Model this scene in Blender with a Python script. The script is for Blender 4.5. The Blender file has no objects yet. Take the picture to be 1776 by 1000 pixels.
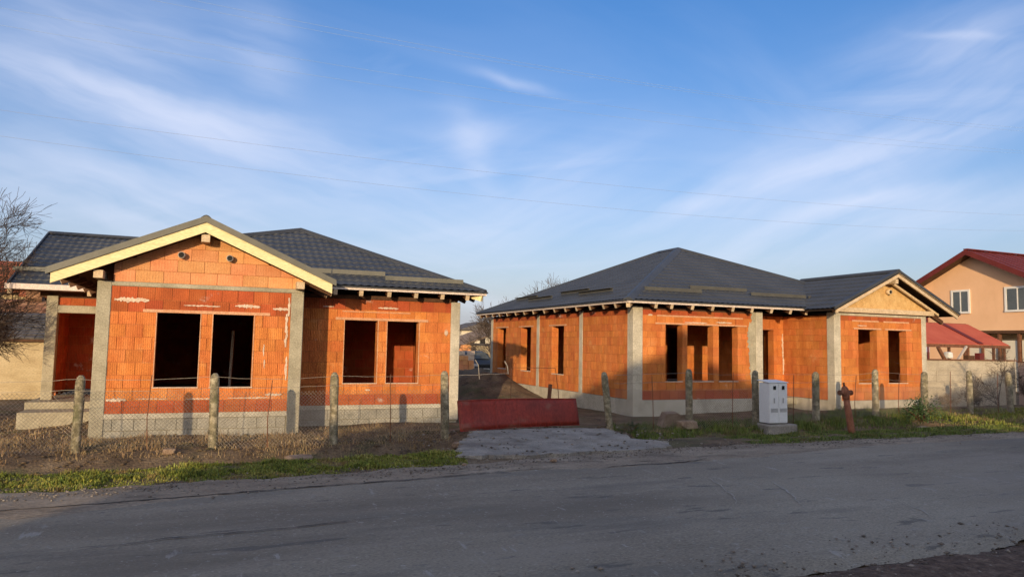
import bpy, bmesh, math, random
import numpy as np
from mathutils import Vector, Matrix
random.seed(7); rng = np.random.default_rng(7)
S = bpy.context.scene
C = S.collection
# ------------------------------------------------------------------ camera
F_PX, PITCH, ROLL, YAW, EYE = 1235.0, math.radians(4.47), math.radians(1.09), math.radians(22.5), 2.1
up = np.array([math.sin(ROLL)*math.cos(PITCH), -math.cos(ROLL)*math.cos(PITCH), math.sin(PITCH)])
fw = np.array([0, 0, 1.0]) - up*up[2]; fw /= np.linalg.norm(fw)
rt = np.cross(up, fw)
if rt[0] < 0: rt = -rt
R = np.array([rt*math.cos(YAW)+fw*math.sin(YAW), -rt*math.sin(YAW)+fw*math.cos(YAW), up])
cam = bpy.data.cameras.new('camera'); cam.sensor_width = 36; cam.lens = F_PX/1776*36
cam.clip_start = 0.1; cam.clip_end = 6000
co = bpy.data.objects.new('camera', cam); C.objects.link(co); S.camera = co
m = Matrix(((R[0][0], -R[0][1], -R[0][2], 0), (R[1][0], -R[1][1], -R[1][2], 0), (R[2][0], -R[2][1], -R[2][2], EYE), (0, 0, 0, 1)))
co.matrix_world = m
# ------------------------------------------------------------------ sun, sky, exposure
SUN = Vector((0.50, 0.85, -0.152)).normalized()
sl = bpy.data.lights.new('sun', 'SUN'); sl.energy = 3.0; sl.angle = math.radians(0.55); sl.color = (1.0, 0.75, 0.45)
so = bpy.data.objects.new('sun', sl); C.objects.link(so); so.rotation_euler = SUN.to_track_quat('-Z', 'Y').to_euler(); so.location = (-20, -30, 20)
W = bpy.data.worlds.new('World'); S.world = W; W.use_nodes = True
S.view_settings.view_transform = 'Standard'; S.view_settings.look = 'None'; S.view_settings.gamma = 1
S.view_settings.use_curve_mapping = False; S.view_settings.exposure = 0.53
def build_world():
    nt = W.node_tree; N = nt.nodes; L = nt.links; N.clear()
    out = N.new('ShaderNodeOutputWorld'); bg = N.new('ShaderNodeBackground'); bg.inputs['Strength'].default_value = 0.15
    L.new(bg.outputs[0], out.inputs[0])
    sky = N.new('ShaderNodeTexSky'); sky.sky_type = 'NISHITA'; sky.sun_disc = False
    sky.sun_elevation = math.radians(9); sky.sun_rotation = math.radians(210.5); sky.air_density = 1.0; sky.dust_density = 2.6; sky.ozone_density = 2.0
    tc = N.new('ShaderNodeTexCoord'); sep = N.new('ShaderNodeSeparateXYZ'); L.new(tc.outputs['Generated'], sep.inputs[0])
    def mth(op, a, b=None, clamp=False):
        n = N.new('ShaderNodeMath'); n.operation = op; n.use_clamp = clamp
        for i, v in enumerate((a, b)):
            if v is None: continue
            if isinstance(v, (int, float)): n.inputs[i].default_value = v
            else: L.new(v, n.inputs[i])
        return n.outputs[0]
    z = mth('MAXIMUM', sep.outputs[2], 0.0); zz = mth('ADD', z, 0.22)
    px = mth('DIVIDE', sep.outputs[0], zz); py = mth('DIVIDE', sep.outputs[1], zz)
    cb = N.new('ShaderNodeCombineXYZ'); L.new(px, cb.inputs[0]); L.new(py, cb.inputs[1])
    def noise(rot, scale, sc, det, lo, hi, off=(0, 0, 0), dist=0.5):
        mp = N.new('ShaderNodeMapping'); mp.vector_type = 'TEXTURE'; mp.inputs['Rotation'].default_value = (0, 0, rot); mp.inputs['Scale'].default_value = scale; mp.inputs['Location'].default_value = off
        L.new(cb.outputs[0], mp.inputs[0])
        n = N.new('ShaderNodeTexNoise'); n.inputs['Scale'].default_value = sc; n.inputs['Detail'].default_value = det; n.inputs['Roughness'].default_value = 0.55; n.inputs['Distortion'].default_value = dist
        L.new(mp.outputs[0], n.inputs['Vector'])
        r = N.new('ShaderNodeMapRange'); r.interpolation_type = 'SMOOTHSTEP'; r.inputs[1].default_value = lo; r.inputs[2].default_value = hi
        L.new(n.outputs[0], r.inputs[0]); return r.outputs[0]
    a = noise(math.radians(12), (3.2, 1.0, 1), 1.5, 5, 0.46, 0.78, (3.1, 1.7, 0), 0.9)
    b = noise(math.radians(-38), (3.6, 0.8, 1), 2.6, 5, 0.50, 0.80, (8.3, 2.2, 0), 1.3)
    big = noise(0.3, (1.4, 1.0, 1), 0.7, 2, 0.38, 0.64, (5.0, 4.0, 0), 0.2)
    thin = mth('MULTIPLY', mth('MAXIMUM', mth('MULTIPLY', a, 0.85), mth('MULTIPLY', b, 0.7)), mth('ADD', mth('MULTIPLY', big, 0.28), 0.07))
    # the larger cirrus streaks, each a soft elongated band in the sky given by azimuth-plane tangents (u right, v up)
    cA, sA = math.cos(YAW), math.sin(YAW)
    fwd = mth('ADD', mth('MULTIPLY', sep.outputs[0], sA), mth('MULTIPLY', sep.outputs[1], cA)); rgt = mth('SUBTRACT', mth('MULTIPLY', sep.outputs[0], cA), mth('MULTIPLY', sep.outputs[1], sA))
    fp = mth('MAXIMUM', fwd, 0.05); front = mth('GREATER_THAN', fwd, 0.05); u0 = mth('DIVIDE', rgt, fp); v0 = mth('DIVIDE', sep.outputs[2], fp)
    c3 = N.new('ShaderNodeCombineXYZ'); L.new(u0, c3.inputs[0]); L.new(v0, c3.inputs[1])
    nw = N.new('ShaderNodeTexNoise'); nw.inputs['Scale'].default_value = 3.2; nw.inputs['Detail'].default_value = 4; nw.inputs['Roughness'].default_value = 0.6; L.new(c3.outputs[0], nw.inputs['Vector'])
    ws = N.new('ShaderNodeSeparateColor'); L.new(nw.outputs['Color'], ws.inputs[0])
    u = mth('ADD', u0, mth('MULTIPLY', mth('SUBTRACT', ws.outputs[0], 0.5), 0.10)); v = mth('ADD', v0, mth('MULTIPLY', mth('SUBTRACT', ws.outputs[1], 0.5), 0.07))
    def uv(px_, py_):
        d = R@np.array([(px_-888)/F_PX, (py_-500)/F_PX, 1.0]); f_ = d[0]*sA+d[1]*cA; return (d[0]*cA-d[1]*sA)/f_, d[2]/f_
    def band(x0, y0, x1, y1, w, k, fib=9.0, fine=0.75):
        (ua, va), (ub, vb) = uv(x0, y0), uv(x1, y1); cu, cv = (ua+ub)/2, (va+vb)/2; Ln = math.hypot(ub-ua, vb-va)/2; cs, sn = (ub-ua)/2/Ln, (vb-va)/2/Ln; wd = w/F_PX
        s_ = mth('ADD', mth('MULTIPLY', mth('SUBTRACT', u, cu), cs/Ln), mth('MULTIPLY', mth('SUBTRACT', v, cv), sn/Ln))
        t_ = mth('SUBTRACT', mth('MULTIPLY', mth('SUBTRACT', v, cv), cs/wd), mth('MULTIPLY', mth('SUBTRACT', u, cu), sn/wd))
        r2 = mth('ADD', mth('MULTIPLY', s_, s_), mth('MULTIPLY', t_, t_)); g_ = mth('EXPONENT', mth('MULTIPLY', r2, -1.1))
        return mth('MULTIPLY', mth('MULTIPLY', g_, fibD if sn < 0 else fibU), k)
    def fibre(ang, off):
        mp = N.new('ShaderNodeMapping'); mp.vector_type = 'TEXTURE'; mp.inputs['Rotation'].default_value = (0, 0, ang); mp.inputs['Scale'].default_value = (0.42, 0.055, 1); mp.inputs['Location'].default_value = (off, off*0.6, 0)
        cu_ = N.new('ShaderNodeCombineXYZ'); L.new(u, cu_.inputs[0]); L.new(v, cu_.inputs[1]); L.new(cu_.outputs[0], mp.inputs[0])
        q = N.new('ShaderNodeTexNoise'); q.inputs['Scale'].default_value = 1.5; q.inputs['Detail'].default_value = 5; q.inputs['Roughness'].default_value = 0.5; q.inputs['Distortion'].default_value = 0.0; L.new(mp.outputs[0], q.inputs['Vector'])
        r = N.new('ShaderNodeMapRange'); r.inputs[1].default_value = 0.30; r.inputs[2].default_value = 0.68; r.inputs[3].default_value = 0.3; r.inputs[4].default_value = 1.05; L.new(q.outputs[0], r.inputs[0]); return r.outputs[0]
    fibD = fibre(math.radians(-17), 0.3); fibU = fibre(math.radians(24), 1.7)
    tot = None
    for bd in [(-60,110,640,290,40,.95), (-60,210,800,370,80,.34), (-120,270,520,420,70,.62), (-80,40,420,110,95,.50), (420,0,480,220,60,.25),
               (1230,330,1860,150,60,.42), (1480,140,1900,40,80,.50), (1400,300,1720,200,24,.62), (1380,382,1660,318,17,.70), (1100,380,1560,290,45,.45), (1050,470,1900,330,48,.62),
               (740,240,930,235,26,.42), (780,200,850,330,30,.42), (880,345,1110,250,42,.42), (700,430,1130,350,55,.42), (820,130,960,165,12,.35), (1600,55,1760,70,8,.45), (500,330,900,440,50,.26), (1150,352,1290,340,12,.35)]:
        o_ = band(*bd); tot = o_ if tot is None else mth('ADD', tot, o_)
    vm = N.new('ShaderNodeMapRange'); vm.interpolation_type = 'SMOOTHSTEP'; vm.inputs[1].default_value = 0.95; vm.inputs[2].default_value = 0.5; L.new(v0, vm.inputs[0])
    um = N.new('ShaderNodeMapRange'); um.interpolation_type = 'SMOOTHSTEP'; um.inputs[1].default_value = 1.5; um.inputs[2].default_value = 0.9; L.new(mth('ABSOLUTE', u0), um.inputs[0])
    seen = mth('MULTIPLY', front, mth('MULTIPLY', vm.outputs[0], um.outputs[0])); rest = mth('SUBTRACT', 1.0, seen)     # denser cirrus added out of view, to lift and warm the fill light
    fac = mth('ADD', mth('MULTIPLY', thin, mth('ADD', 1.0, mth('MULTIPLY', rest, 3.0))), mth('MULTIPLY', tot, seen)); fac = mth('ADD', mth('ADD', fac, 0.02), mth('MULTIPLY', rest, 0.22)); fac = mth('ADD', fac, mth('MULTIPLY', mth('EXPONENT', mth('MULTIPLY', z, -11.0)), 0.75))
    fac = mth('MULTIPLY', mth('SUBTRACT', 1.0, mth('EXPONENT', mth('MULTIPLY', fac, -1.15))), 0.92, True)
    # blue dome: the low sun's sky is given the deeper blue of the photograph
    ramp = N.new('ShaderNodeValToRGB'); L.new(z, ramp.inputs[0])
    e = ramp.color_ramp.elements; e[0].position = 0.0; e[0].color = (0.84, 0.82, 0.98, 1); e[1].position = 0.45; e[1].color = (0.32, 0.67, 1.08, 1)
    sat = N.new('ShaderNodeMix'); sat.data_type = 'RGBA'; sat.blend_type = 'MULTIPLY'; sat.inputs[0].default_value = 1.0
    L.new(sky.outputs[0], sat.inputs[6]); L.new(ramp.outputs[0], sat.inputs[7])
    mx = N.new('ShaderNodeMix'); mx.data_type = 'RGBA'; L.new(fac, mx.inputs[0]); L.new(sat.outputs[2], mx.inputs[6])
    # forward scatter: clouds round the unseen sun brightened and warmed to lift shade fill
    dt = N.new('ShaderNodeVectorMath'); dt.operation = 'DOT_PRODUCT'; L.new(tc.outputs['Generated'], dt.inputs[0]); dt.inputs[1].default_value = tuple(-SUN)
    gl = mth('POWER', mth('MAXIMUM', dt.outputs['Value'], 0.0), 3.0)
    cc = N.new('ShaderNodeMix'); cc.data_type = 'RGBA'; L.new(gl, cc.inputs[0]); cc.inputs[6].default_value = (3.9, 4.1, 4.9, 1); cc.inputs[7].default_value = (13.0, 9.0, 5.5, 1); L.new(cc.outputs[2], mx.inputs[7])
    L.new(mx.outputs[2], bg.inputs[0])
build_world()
W.cycles.sampling_method = 'MANUAL'; W.cycles.sample_map_resolution = 512

# ------------------------------------------------------------------ helpers
WPOS = {}
class MB:
    def __init__(s): s.v = []; s.f = []; s.sm = False
    def add(s, vs, fs):
        o = len(s.v); s.v += [tuple(v) for v in vs]; s.f += [tuple(o+i for i in f) for f in fs]
    def box(s, x0, x1, y0, y1, z0, z1):
        s.add([(x0,y0,z0),(x1,y0,z0),(x1,y1,z0),(x0,y1,z0),(x0,y0,z1),(x1,y0,z1),(x1,y1,z1),(x0,y1,z1)],
              [(0,3,2,1),(4,5,6,7),(0,1,5,4),(1,2,6,5),(2,3,7,6),(3,0,4,7)]); return s
    def bar(s, p, q, w, h, upv=(0,0,1)):
        p = Vector(p); q = Vector(q); d = (q-p).normalized(); u = Vector(upv); a = d.cross(u)
        if a.length < 1e-4: a = Vector((1,0,0))
        a.normalize(); b = a.cross(d).normalized(); a = a*(w/2); b = b*(h/2)
        vs = [p-a-b, p+a-b, p+a+b, p-a+b, q-a-b, q+a-b, q+a+b, q-a+b]
        s.add(vs, [(0,3,2,1),(4,5,6,7),(0,1,5,4),(1,2,6,5),(2,3,7,6),(3,0,4,7)]); return s
    def tube(s, pts, rad, n=6, cap=True):
        pts = [Vector(p) for p in pts]; rings = []
        rad = rad if isinstance(rad, (list, tuple)) else [rad]*len(pts)
        o = len(s.v); prev = None
        for i, p in enumerate(pts):
            d = (pts[min(i+1, len(pts)-1)]-pts[max(i-1, 0)]).normalized()
            a = d.orthogonal().normalized() if prev is None else (prev - d*prev.dot(d)).normalized()
            prev = a; b = d.cross(a)
            for k in range(n):
                t = 2*math.pi*k/n; s.v.append(tuple(p+(a*math.cos(t)+b*math.sin(t))*rad[i]))
        for i in range(len(pts)-1):
            for k in range(n):
                k2 = (k+1) % n; s.f.append((o+i*n+k, o+i*n+k2, o+(i+1)*n+k2, o+(i+1)*n+k))
        if cap:
            s.f.append(tuple(o+k for k in reversed(range(n)))); s.f.append(tuple(o+(len(pts)-1)*n+k for k in range(n)))
        return s
    def prism(s, poly, ext):
        n = len(poly); e = Vector(ext); P = [Vector(p) for p in poly]
        s.add(P+[p+e for p in P], [tuple(reversed(range(n))), tuple(range(n, 2*n))]+[(i, (i+1) % n, n+(i+1) % n, n+i) for i in range(n)]); return s
    def build(s, name, mat, parent=None, smooth=False, **tags):
        V = np.array(s.v, dtype=float); c = (V.min(0)+V.max(0))/2
        if parent is None: c[2] = V[:, 2].min()
        me = bpy.data.meshes.new(name); me.from_pydata([tuple(v) for v in (V-c)], [], s.f)
        me.materials.append(mat); me.update()
        if smooth: me.polygons.foreach_set('use_smooth', [True]*len(me.polygons))
        o = bpy.data.objects.new(name, me); C.objects.link(o)
        place(o, Vector(c), parent)
        for k, v in tags.items(): o[k] = v
        return o
def place(o, wp, parent):
    WPOS[o.name] = Vector(wp)
    if parent is not None:
        o.parent = parent; o.location = Vector(wp)-WPOS[parent.name]
    else: o.location = wp
def thing(name, label, cat, loc, group=None):
    o = bpy.data.objects.new(name, None); C.objects.link(o); o.empty_display_size = 0.2
    place(o, Vector(loc), None); o['label'] = label; o['category'] = cat
    if group: o['group'] = group
    return o
def tag(o, label, cat, group=None):
    o['label'] = label; o['category'] = cat
    if group: o['group'] = group
    return o
def fixn(o):
    bm = bmesh.new(); bm.from_mesh(o.data); bmesh.ops.recalc_face_normals(bm, faces=bm.faces); bm.to_mesh(o.data); bm.free(); return o

# ------------------------------------------------------------------ materials
def mat(name, stops, scale=3.0, rough=0.85, bump=0.15, bscale=40, detail=6, stretch=(1,1,1), rnd=0.0, rnd_hue=0.0, patch=None, metallic=0.0, spec=0.3, grooves=0, bdist=0.02, fine=0.25):
    """stops: list of (pos, (r,g,b)). patch: (color, scale, lo, hi, strength, stretch)"""
    m = bpy.data.materials.new(name); m.use_nodes = True; nt = m.node_tree; N = nt.nodes; L = nt.links
    bs = N['Principled BSDF']; bs.inputs['Roughness'].default_value = rough; bs.inputs['Metallic'].default_value = metallic
    bs.inputs['Specular IOR Level'].default_value = spec
    ge = N.new('ShaderNodeNewGeometry'); mp = N.new('ShaderNodeMapping'); mp.inputs['Scale'].default_value = stretch; L.new(ge.outputs['Position'], mp.inputs[0])
    def noise(sc, det, st=None, ro=0.6):
        n = N.new('ShaderNodeTexNoise'); n.inputs['Scale'].default_value = sc; n.inputs['Detail'].default_value = det; n.inputs['Roughness'].default_value = ro
        if st:
            m2 = N.new('ShaderNodeMapping'); m2.inputs['Scale'].default_value = st; L.new(ge.outputs['Position'], m2.inputs[0]); L.new(m2.outputs[0], n.inputs['Vector'])
        else: L.new(mp.outputs[0], n.inputs['Vector'])
        return n
    n1 = noise(scale, detail); cr = N.new('ShaderNodeValToRGB'); L.new(n1.outputs[0], cr.inputs[0])
    el = cr.color_ramp.elements
    while len(el) < len(stops): el.new(0.5)
    for e, (p, c) in zip(el, stops): e.position = p; e.color = (*c, 1)
    col = cr.outputs[0]
    nf = noise(bscale, 4)
    if fine:
        mr = N.new('ShaderNodeMapRange'); mr.inputs[1].default_value = 0.3; mr.inputs[2].default_value = 0.7; mr.inputs[3].default_value = 1-fine; mr.inputs[4].default_value = 1+fine; L.new(nf.outputs[0], mr.inputs[0])
        mx = N.new('ShaderNodeVectorMath'); mx.operation = 'SCALE'; L.new(col, mx.inputs[0]); L.new(mr.outputs[0], mx.inputs['Scale']); col = mx.outputs[0]
    if rnd or rnd_hue:
        oi = N.new('ShaderNodeObjectInfo'); ad = N.new('ShaderNodeMath'); ad.operation = 'ADD'; L.new(oi.outputs['Random'], ad.inputs[0]); L.new(ge.outputs['Random Per Island'], ad.inputs[1])
        wn = N.new('ShaderNodeTexWhiteNoise'); wn.noise_dimensions = '1D'; L.new(ad.outputs[0], wn.inputs['W'])
        hs = N.new('ShaderNodeHueSaturation'); r1 = N.new('ShaderNodeMapRange'); r1.inputs[3].default_value = 1-rnd; r1.inputs[4].default_value = 1+rnd; L.new(wn.outputs[0], r1.inputs[0]); L.new(r1.outputs[0], hs.inputs['Value'])
        sp = N.new('ShaderNodeSeparateColor'); L.new(wn.outputs['Color'], sp.inputs[0])
        r2 = N.new('ShaderNodeMapRange'); r2.inputs[3].default_value = 0.5-rnd_hue; r2.inputs[4].default_value = 0.5+rnd_hue; L.new(sp.outputs[1], r2.inputs[0]); L.new(r2.outputs[0], hs.inputs['Hue'])
        L.new(col, hs.inputs['Color']); col = hs.outputs[0]
    for pt in (patch or []):
        pc, ps, lo, hi, st, stx = pt
        pn = noise(ps, 6, stx); pr = N.new('ShaderNodeMapRange'); pr.interpolation_type = 'SMOOTHSTEP'; pr.inputs[1].default_value = lo; pr.inputs[2].default_value = hi; pr.inputs[4].default_value = st; L.new(pn.outputs[0], pr.inputs[0])
        px = N.new('ShaderNodeMix'); px.data_type = 'RGBA'; L.new(pr.outputs[0], px.inputs[0]); L.new(col, px.inputs[6]); px.inputs[7].default_value = (*pc, 1); col = px.outputs[2]
    L.new(col, bs.inputs['Base Color'])
    h = nf.outputs[0]
    if grooves:
        sx = N.new('ShaderNodeSeparateXYZ'); L.new(ge.outputs['Position'], sx.inputs[0]); ad = N.new('ShaderNodeMath'); ad.operation = 'ADD'; L.new(sx.outputs[0], ad.inputs[0]); L.new(sx.outputs[1], ad.inputs[1])
        mu = N.new('ShaderNodeMath'); mu.operation = 'MULTIPLY'; mu.inputs[1].default_value = grooves; L.new(ad.outputs[0], mu.inputs[0]); sn = N.new('ShaderNodeMath'); sn.operation = 'SINE'; L.new(mu.outputs[0], sn.inputs[0])
        m3 = N.new('ShaderNodeMath'); m3.operation = 'MULTIPLY_ADD'; m3.inputs[1].default_value = 0.25; L.new(sn.outputs[0], m3.inputs[0]); L.new(h, m3.inputs[2]); h = m3.outputs[0]
    if bump:
        bp = N.new('ShaderNodeBump'); bp.inputs['Strength'].default_value = bump; bp.inputs['Distance'].default_value = bdist; L.new(h, bp.inputs['Height']); L.new(bp.outputs[0], bs.inputs['Normal'])
    return m
WHITE = (0.62, 0.55, 0.48)
M = {}
M['brick'] = mat('orange_brick', [(0.3, (0.43,0.122,0.030)), (0.52, (0.545,0.176,0.044)), (0.72, (0.61,0.228,0.070))], 2.6, 0.9, 0.45, 60, stretch=(1.5,1.5,0.5), rnd=0.11, rnd_hue=0.005, grooves=160,
    patch=[(WHITE, 2.3, 0.70, 0.80, 0.5, (1,1,1.6)), ((0.40,0.115,0.03), 1.1, 0.58, 0.72, 0.45, (1,1,1)), ((0.60,0.34,0.15), 1.7, 0.60, 0.74, 0.45, (1,1,1))])
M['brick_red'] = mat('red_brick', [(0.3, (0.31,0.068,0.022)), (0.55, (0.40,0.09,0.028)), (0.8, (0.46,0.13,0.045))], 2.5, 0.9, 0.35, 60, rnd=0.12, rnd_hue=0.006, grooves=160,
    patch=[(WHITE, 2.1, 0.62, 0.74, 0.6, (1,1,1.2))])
M['brick_pale'] = mat('pale_brick', [(0.3, (0.55,0.22,0.085)), (0.6, (0.64,0.30,0.13)), (0.8, (0.66,0.36,0.18))], 2.2, 0.9, 0.3, 60, rnd=0.12, rnd_hue=0.01, grooves=120)
M['mortar'] = mat('mortar', [(0.3, (0.34,0.105,0.035)), (0.6, (0.44,0.16,0.06)), (0.75, (0.55,0.32,0.18))], 4, 0.95, 0.3, 50)
M['smear'] = mat('white_mortar', [(0.3, (0.50,0.36,0.26)), (0.7, (0.66,0.55,0.44))], 14, 0.95, 0.3, 60)
M['lintel'] = mat('ceramic_lintel', [(0.3, (0.50,0.24,0.12)), (0.7, (0.62,0.36,0.22))], 9, 0.9, 0.2, 50)
M['guard_dk'] = mat('dark_olive_metal', [(0.3, (0.062,0.062,0.056)), (0.7, (0.082,0.081,0.072))], 3, 0.6, 0.05, 30, spec=0.3, fine=0.08)
M['concrete'] = mat('concrete', [(0.25, (0.24,0.215,0.155)), (0.5, (0.34,0.31,0.23)), (0.75, (0.45,0.41,0.31))], 2.4, 0.92, 0.35, 35, detail=9, patch=[((0.20,0.19,0.15), 1.3, 0.58, 0.72, 0.6, (1,1,0.5))])
M['concrete_lt'] = mat('pale_concrete', [(0.25, (0.33,0.30,0.235)), (0.5, (0.46,0.42,0.335)), (0.75, (0.55,0.51,0.42))], 3.0, 0.9, 0.45, 40, detail=10, patch=[((0.27,0.245,0.19), 1.2, 0.56, 0.70, 0.55, (1,1,0.5))])
M['block'] = mat('concrete_block', [(0.25, (0.25,0.24,0.20)), (0.5, (0.36,0.34,0.28)), (0.75, (0.44,0.41,0.34))], 5, 0.95, 0.5, 60, rnd=0.12)
M['post'] = mat('weathered_concrete', [(0.3, (0.09,0.08,0.05)), (0.5, (0.23,0.20,0.13)), (0.68, (0.44,0.39,0.28))], 11, 0.95, 0.8, 50, detail=9, rnd=0.12, patch=[((0.10,0.11,0.05), 3.0, 0.52, 0.7, 0.6, (1,1,0.6)), ((0.5,0.47,0.38), 22, 0.66, 0.74, 0.7, (1,1,1))])
M['roof'] = mat('anthracite_metal_tile', [(0.3, (0.040,0.044,0.050)), (0.7, (0.058,0.062,0.069))], 1.2, 0.52, 0.05, 30, spec=0.3, rnd=0.05, fine=0.08)
M['guard'] = mat('olive_metal', [(0.3, (0.11,0.108,0.088)), (0.7, (0.15,0.145,0.118))], 3, 0.5, 0.05, 30, spec=0.4, fine=0.08)
M['yellow'] = mat('new_timber', [(0.3, (0.70,0.58,0.30)), (0.6, (0.77,0.67,0.38)), (0.8, (0.80,0.71,0.44))], 6, 0.75, 0.2, 30, stretch=(0.4,3,3))
M['timber'] = mat('pale_timber', [(0.3, (0.46,0.34,0.21)), (0.6, (0.58,0.45,0.30)), (0.8, (0.64,0.53,0.38))], 8, 0.8, 0.25, 40, rnd=0.12)
M['timber_dk'] = mat('stained_timber', [(0.3, (0.06,0.028,0.014)), (0.7, (0.11,0.052,0.026))], 8, 0.8, 0.25, 40)
M['membrane'] = mat('roof_underlay', [(0.3, (0.020,0.012,0.009)), (0.7, (0.032,0.02,0.014))], 5, 0.9, 0.2, 20)
M['fascia'] = mat('white_fascia', [(0.3, (0.56,0.47,0.42)), (0.7, (0.66,0.57,0.50))], 5, 0.6, 0.05, 30)
M['osb'] = mat('osb_board', [(0.25, (0.46,0.27,0.10)), (0.5, (0.58,0.37,0.155)), (0.75, (0.66,0.46,0.22))], 7, 0.75, 0.4, 45, detail=9, patch=[((0.40,0.22,0.08), 18, 0.56, 0.66, 0.5, (1,1,1))])
M['pipe'] = mat('grey_plastic_pipe', [(0.3, (0.40,0.34,0.30)), (0.7, (0.48,0.42,0.37))], 5, 0.4, 0, 30)
M['black'] = mat('dark_void', [(0.3, (0.012,0.012,0.012)), (0.7, (0.02,0.02,0.02))], 5, 0.8, 0, 30)
M['wire'] = mat('galvanised_wire', [(0.3, (0.20,0.17,0.14)), (0.7, (0.30,0.27,0.23))], 20, 0.5, 0, 30, metallic=0.3)
M['rust'] = mat('rusty_steel', [(0.3, (0.09,0.035,0.02)), (0.7, (0.20,0.09,0.05))], 9, 0.9, 0.3, 40)
M['ceil'] = mat('dark_boards', [(0.3, (0.06,0.04,0.03)), (0.7, (0.09,0.06,0.04))], 5, 0.9, 0.1, 30)  # for the added ceilings; dark to deepen the shade indoors

# ------------------------------------------------------------------ ground
def sst(a, b, x): 
    t = np.clip((x-a)/(b-a), 0, 1); return t*t*(3-2*t)
def wob(x, y, s=1.0, seed=0.0):
    return (np.sin(x*1.7*s+seed)+np.sin(y*2.3*s+1.3+seed)+np.sin((x+y)*3.1*s+seed*2)*0.6+np.sin((x*0.9-y*1.7)*4.3*s+seed)*0.4+np.sin((x*2.1+y*0.6)*7.7*s+seed*3)*0.22)/3.2
def edge_y(x):      # far edge of the asphalt
    return 8.62+0.95*sst(-1.5, 9.0, np.asarray(x, float))+0.05*wob(np.asarray(x, float), 0, 1.3, 2)
def drive(x, y):    # 1 on the driveway slab
    x = np.asarray(x, float); y = np.asarray(y, float)
    c = 5.45+0.08*(y-10); hw = 1.95-0.18*(y-10)
    return sst(0, 0.5, hw+0.25-np.abs(x-c))*sst(8.8, 9.3, y)
def gz(x, y):
    x = np.asarray(x, float); y = np.asarray(y, float)
    road = 0.45+0*x
    bank = 0.42+0.03*wob(x, y, 1, 1)
    bottom = 0.05+0.10*sst(9, 14, x)+0.03*wob(x, y, 1.2, 4)
    yard = 0.24-0.10*sst(13.6, 16.5, y)+0.22*sst(8, 18, x)*(1-0.4*sst(14, 17, y))+0.05*wob(x, y, 0.7, 3)-0.30*sst(-1.5, -5.0, x)*sst(14.5, 18.5, y)
    yard = yard-0.06*sst(20, 40, y)
    ye = edge_y(x)
    f1 = sst(0.9, 0.0, (ye+2.45)-y)      # leaving the grass bank into the ditch
    f2 = sst(0, 0.75, y-(12.35+0.1*np.sin(x)))     # climbing out of it
    z = np.where(y < ye, road, road+(bank-road)*sst(0, 0.8, y-ye))
    z = z+(bottom-z)*f1
    z = z+(yard-z)*f2
    d = drive(x, y)*(1-sst(13.2, 14.6, y)); z = z*(1-d)+(0.405+0*x)*d
    rd = sst(16.2, 17.2, x)*sst(9.5, 10.3, y)*(1-sst(15, 17, y)); z = z*(1-rd)+(0.43+0*x)*rd
    z = np.where(y < ye-0.25, 0.38, z)                   # the road sheet lies above
    # soil mound between the houses
    mx, my = (x-9.3)/1.6, (y-25.0)/1.9
    z = z+0.85*np.exp(-(mx*mx+my*my))*(1+0.25*wob(x, y, 2, 5))
    mx, my = (x-11.2)/1.9, (y-31.5)/2.2
    z = z+0.8*np.exp(-(mx*mx+my*my))*(1+0.25*wob(x, y, 2, 5))
    # rising ground far between the houses
    z = z+1.9*sst(44, 60, y)*sst(8, 18, x)
    return z
def axis(segs):
    a = []
    for lo, hi, st in segs: a += list(np.arange(lo, hi, st))
    return np.array(a+[segs[-1][1]])
def grid_sheet(name, xs, ys, fz, m):
    X, Y = np.meshgrid(xs, ys); Z = fz(X, Y); nx, ny = len(xs), len(ys)
    V = np.stack([X, Y, Z], -1).reshape(-1, 3)
    i = np.arange(ny-1)[:, None]*nx+np.arange(nx-1)[None]; Fc = np.stack([i, i+1, i+nx+1, i+nx], -1).reshape(-1, 4)
    me = bpy.data.meshes.new(name); me.vertices.add(len(V)); me.vertices.foreach_set('co', V.ravel())
    me.loops.add(Fc.size); me.loops.foreach_set('vertex_index', Fc.ravel().astype(np.int32)); me.polygons.add(len(Fc))
    me.polygons.foreach_set('loop_start', np.arange(len(Fc), dtype=np.int32)*4); me.polygons.foreach_set('loop_total', np.full(len(Fc), 4, np.int32))
    me.polygons.foreach_set('use_smooth', np.ones(len(Fc), bool)); me.update(); me.validate(); me.materials.append(m)
    o = bpy.data.objects.new(name, me); C.objects.link(o); WPOS[name] = Vector((0,0,0)); o['kind'] = 'structure'; return o
M['soil'] = mat('soil', [(0.25, (0.06,0.042,0.028)), (0.45, (0.125,0.085,0.052)), (0.62, (0.19,0.135,0.082)), (0.8, (0.28,0.21,0.13))], 1.6, 0.98, 1.0, 22, detail=12, bdist=0.05, fine=0.4,
    patch=[((0.07,0.085,0.03), 0.9, 0.50, 0.64, 0.55, (1,1,1)), ((0.05,0.04,0.032), 2.6, 0.56, 0.66, 0.6, (1,1,1)), ((0.28,0.24,0.18), 11, 0.66, 0.74, 0.5, (1,1,1))])
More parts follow.
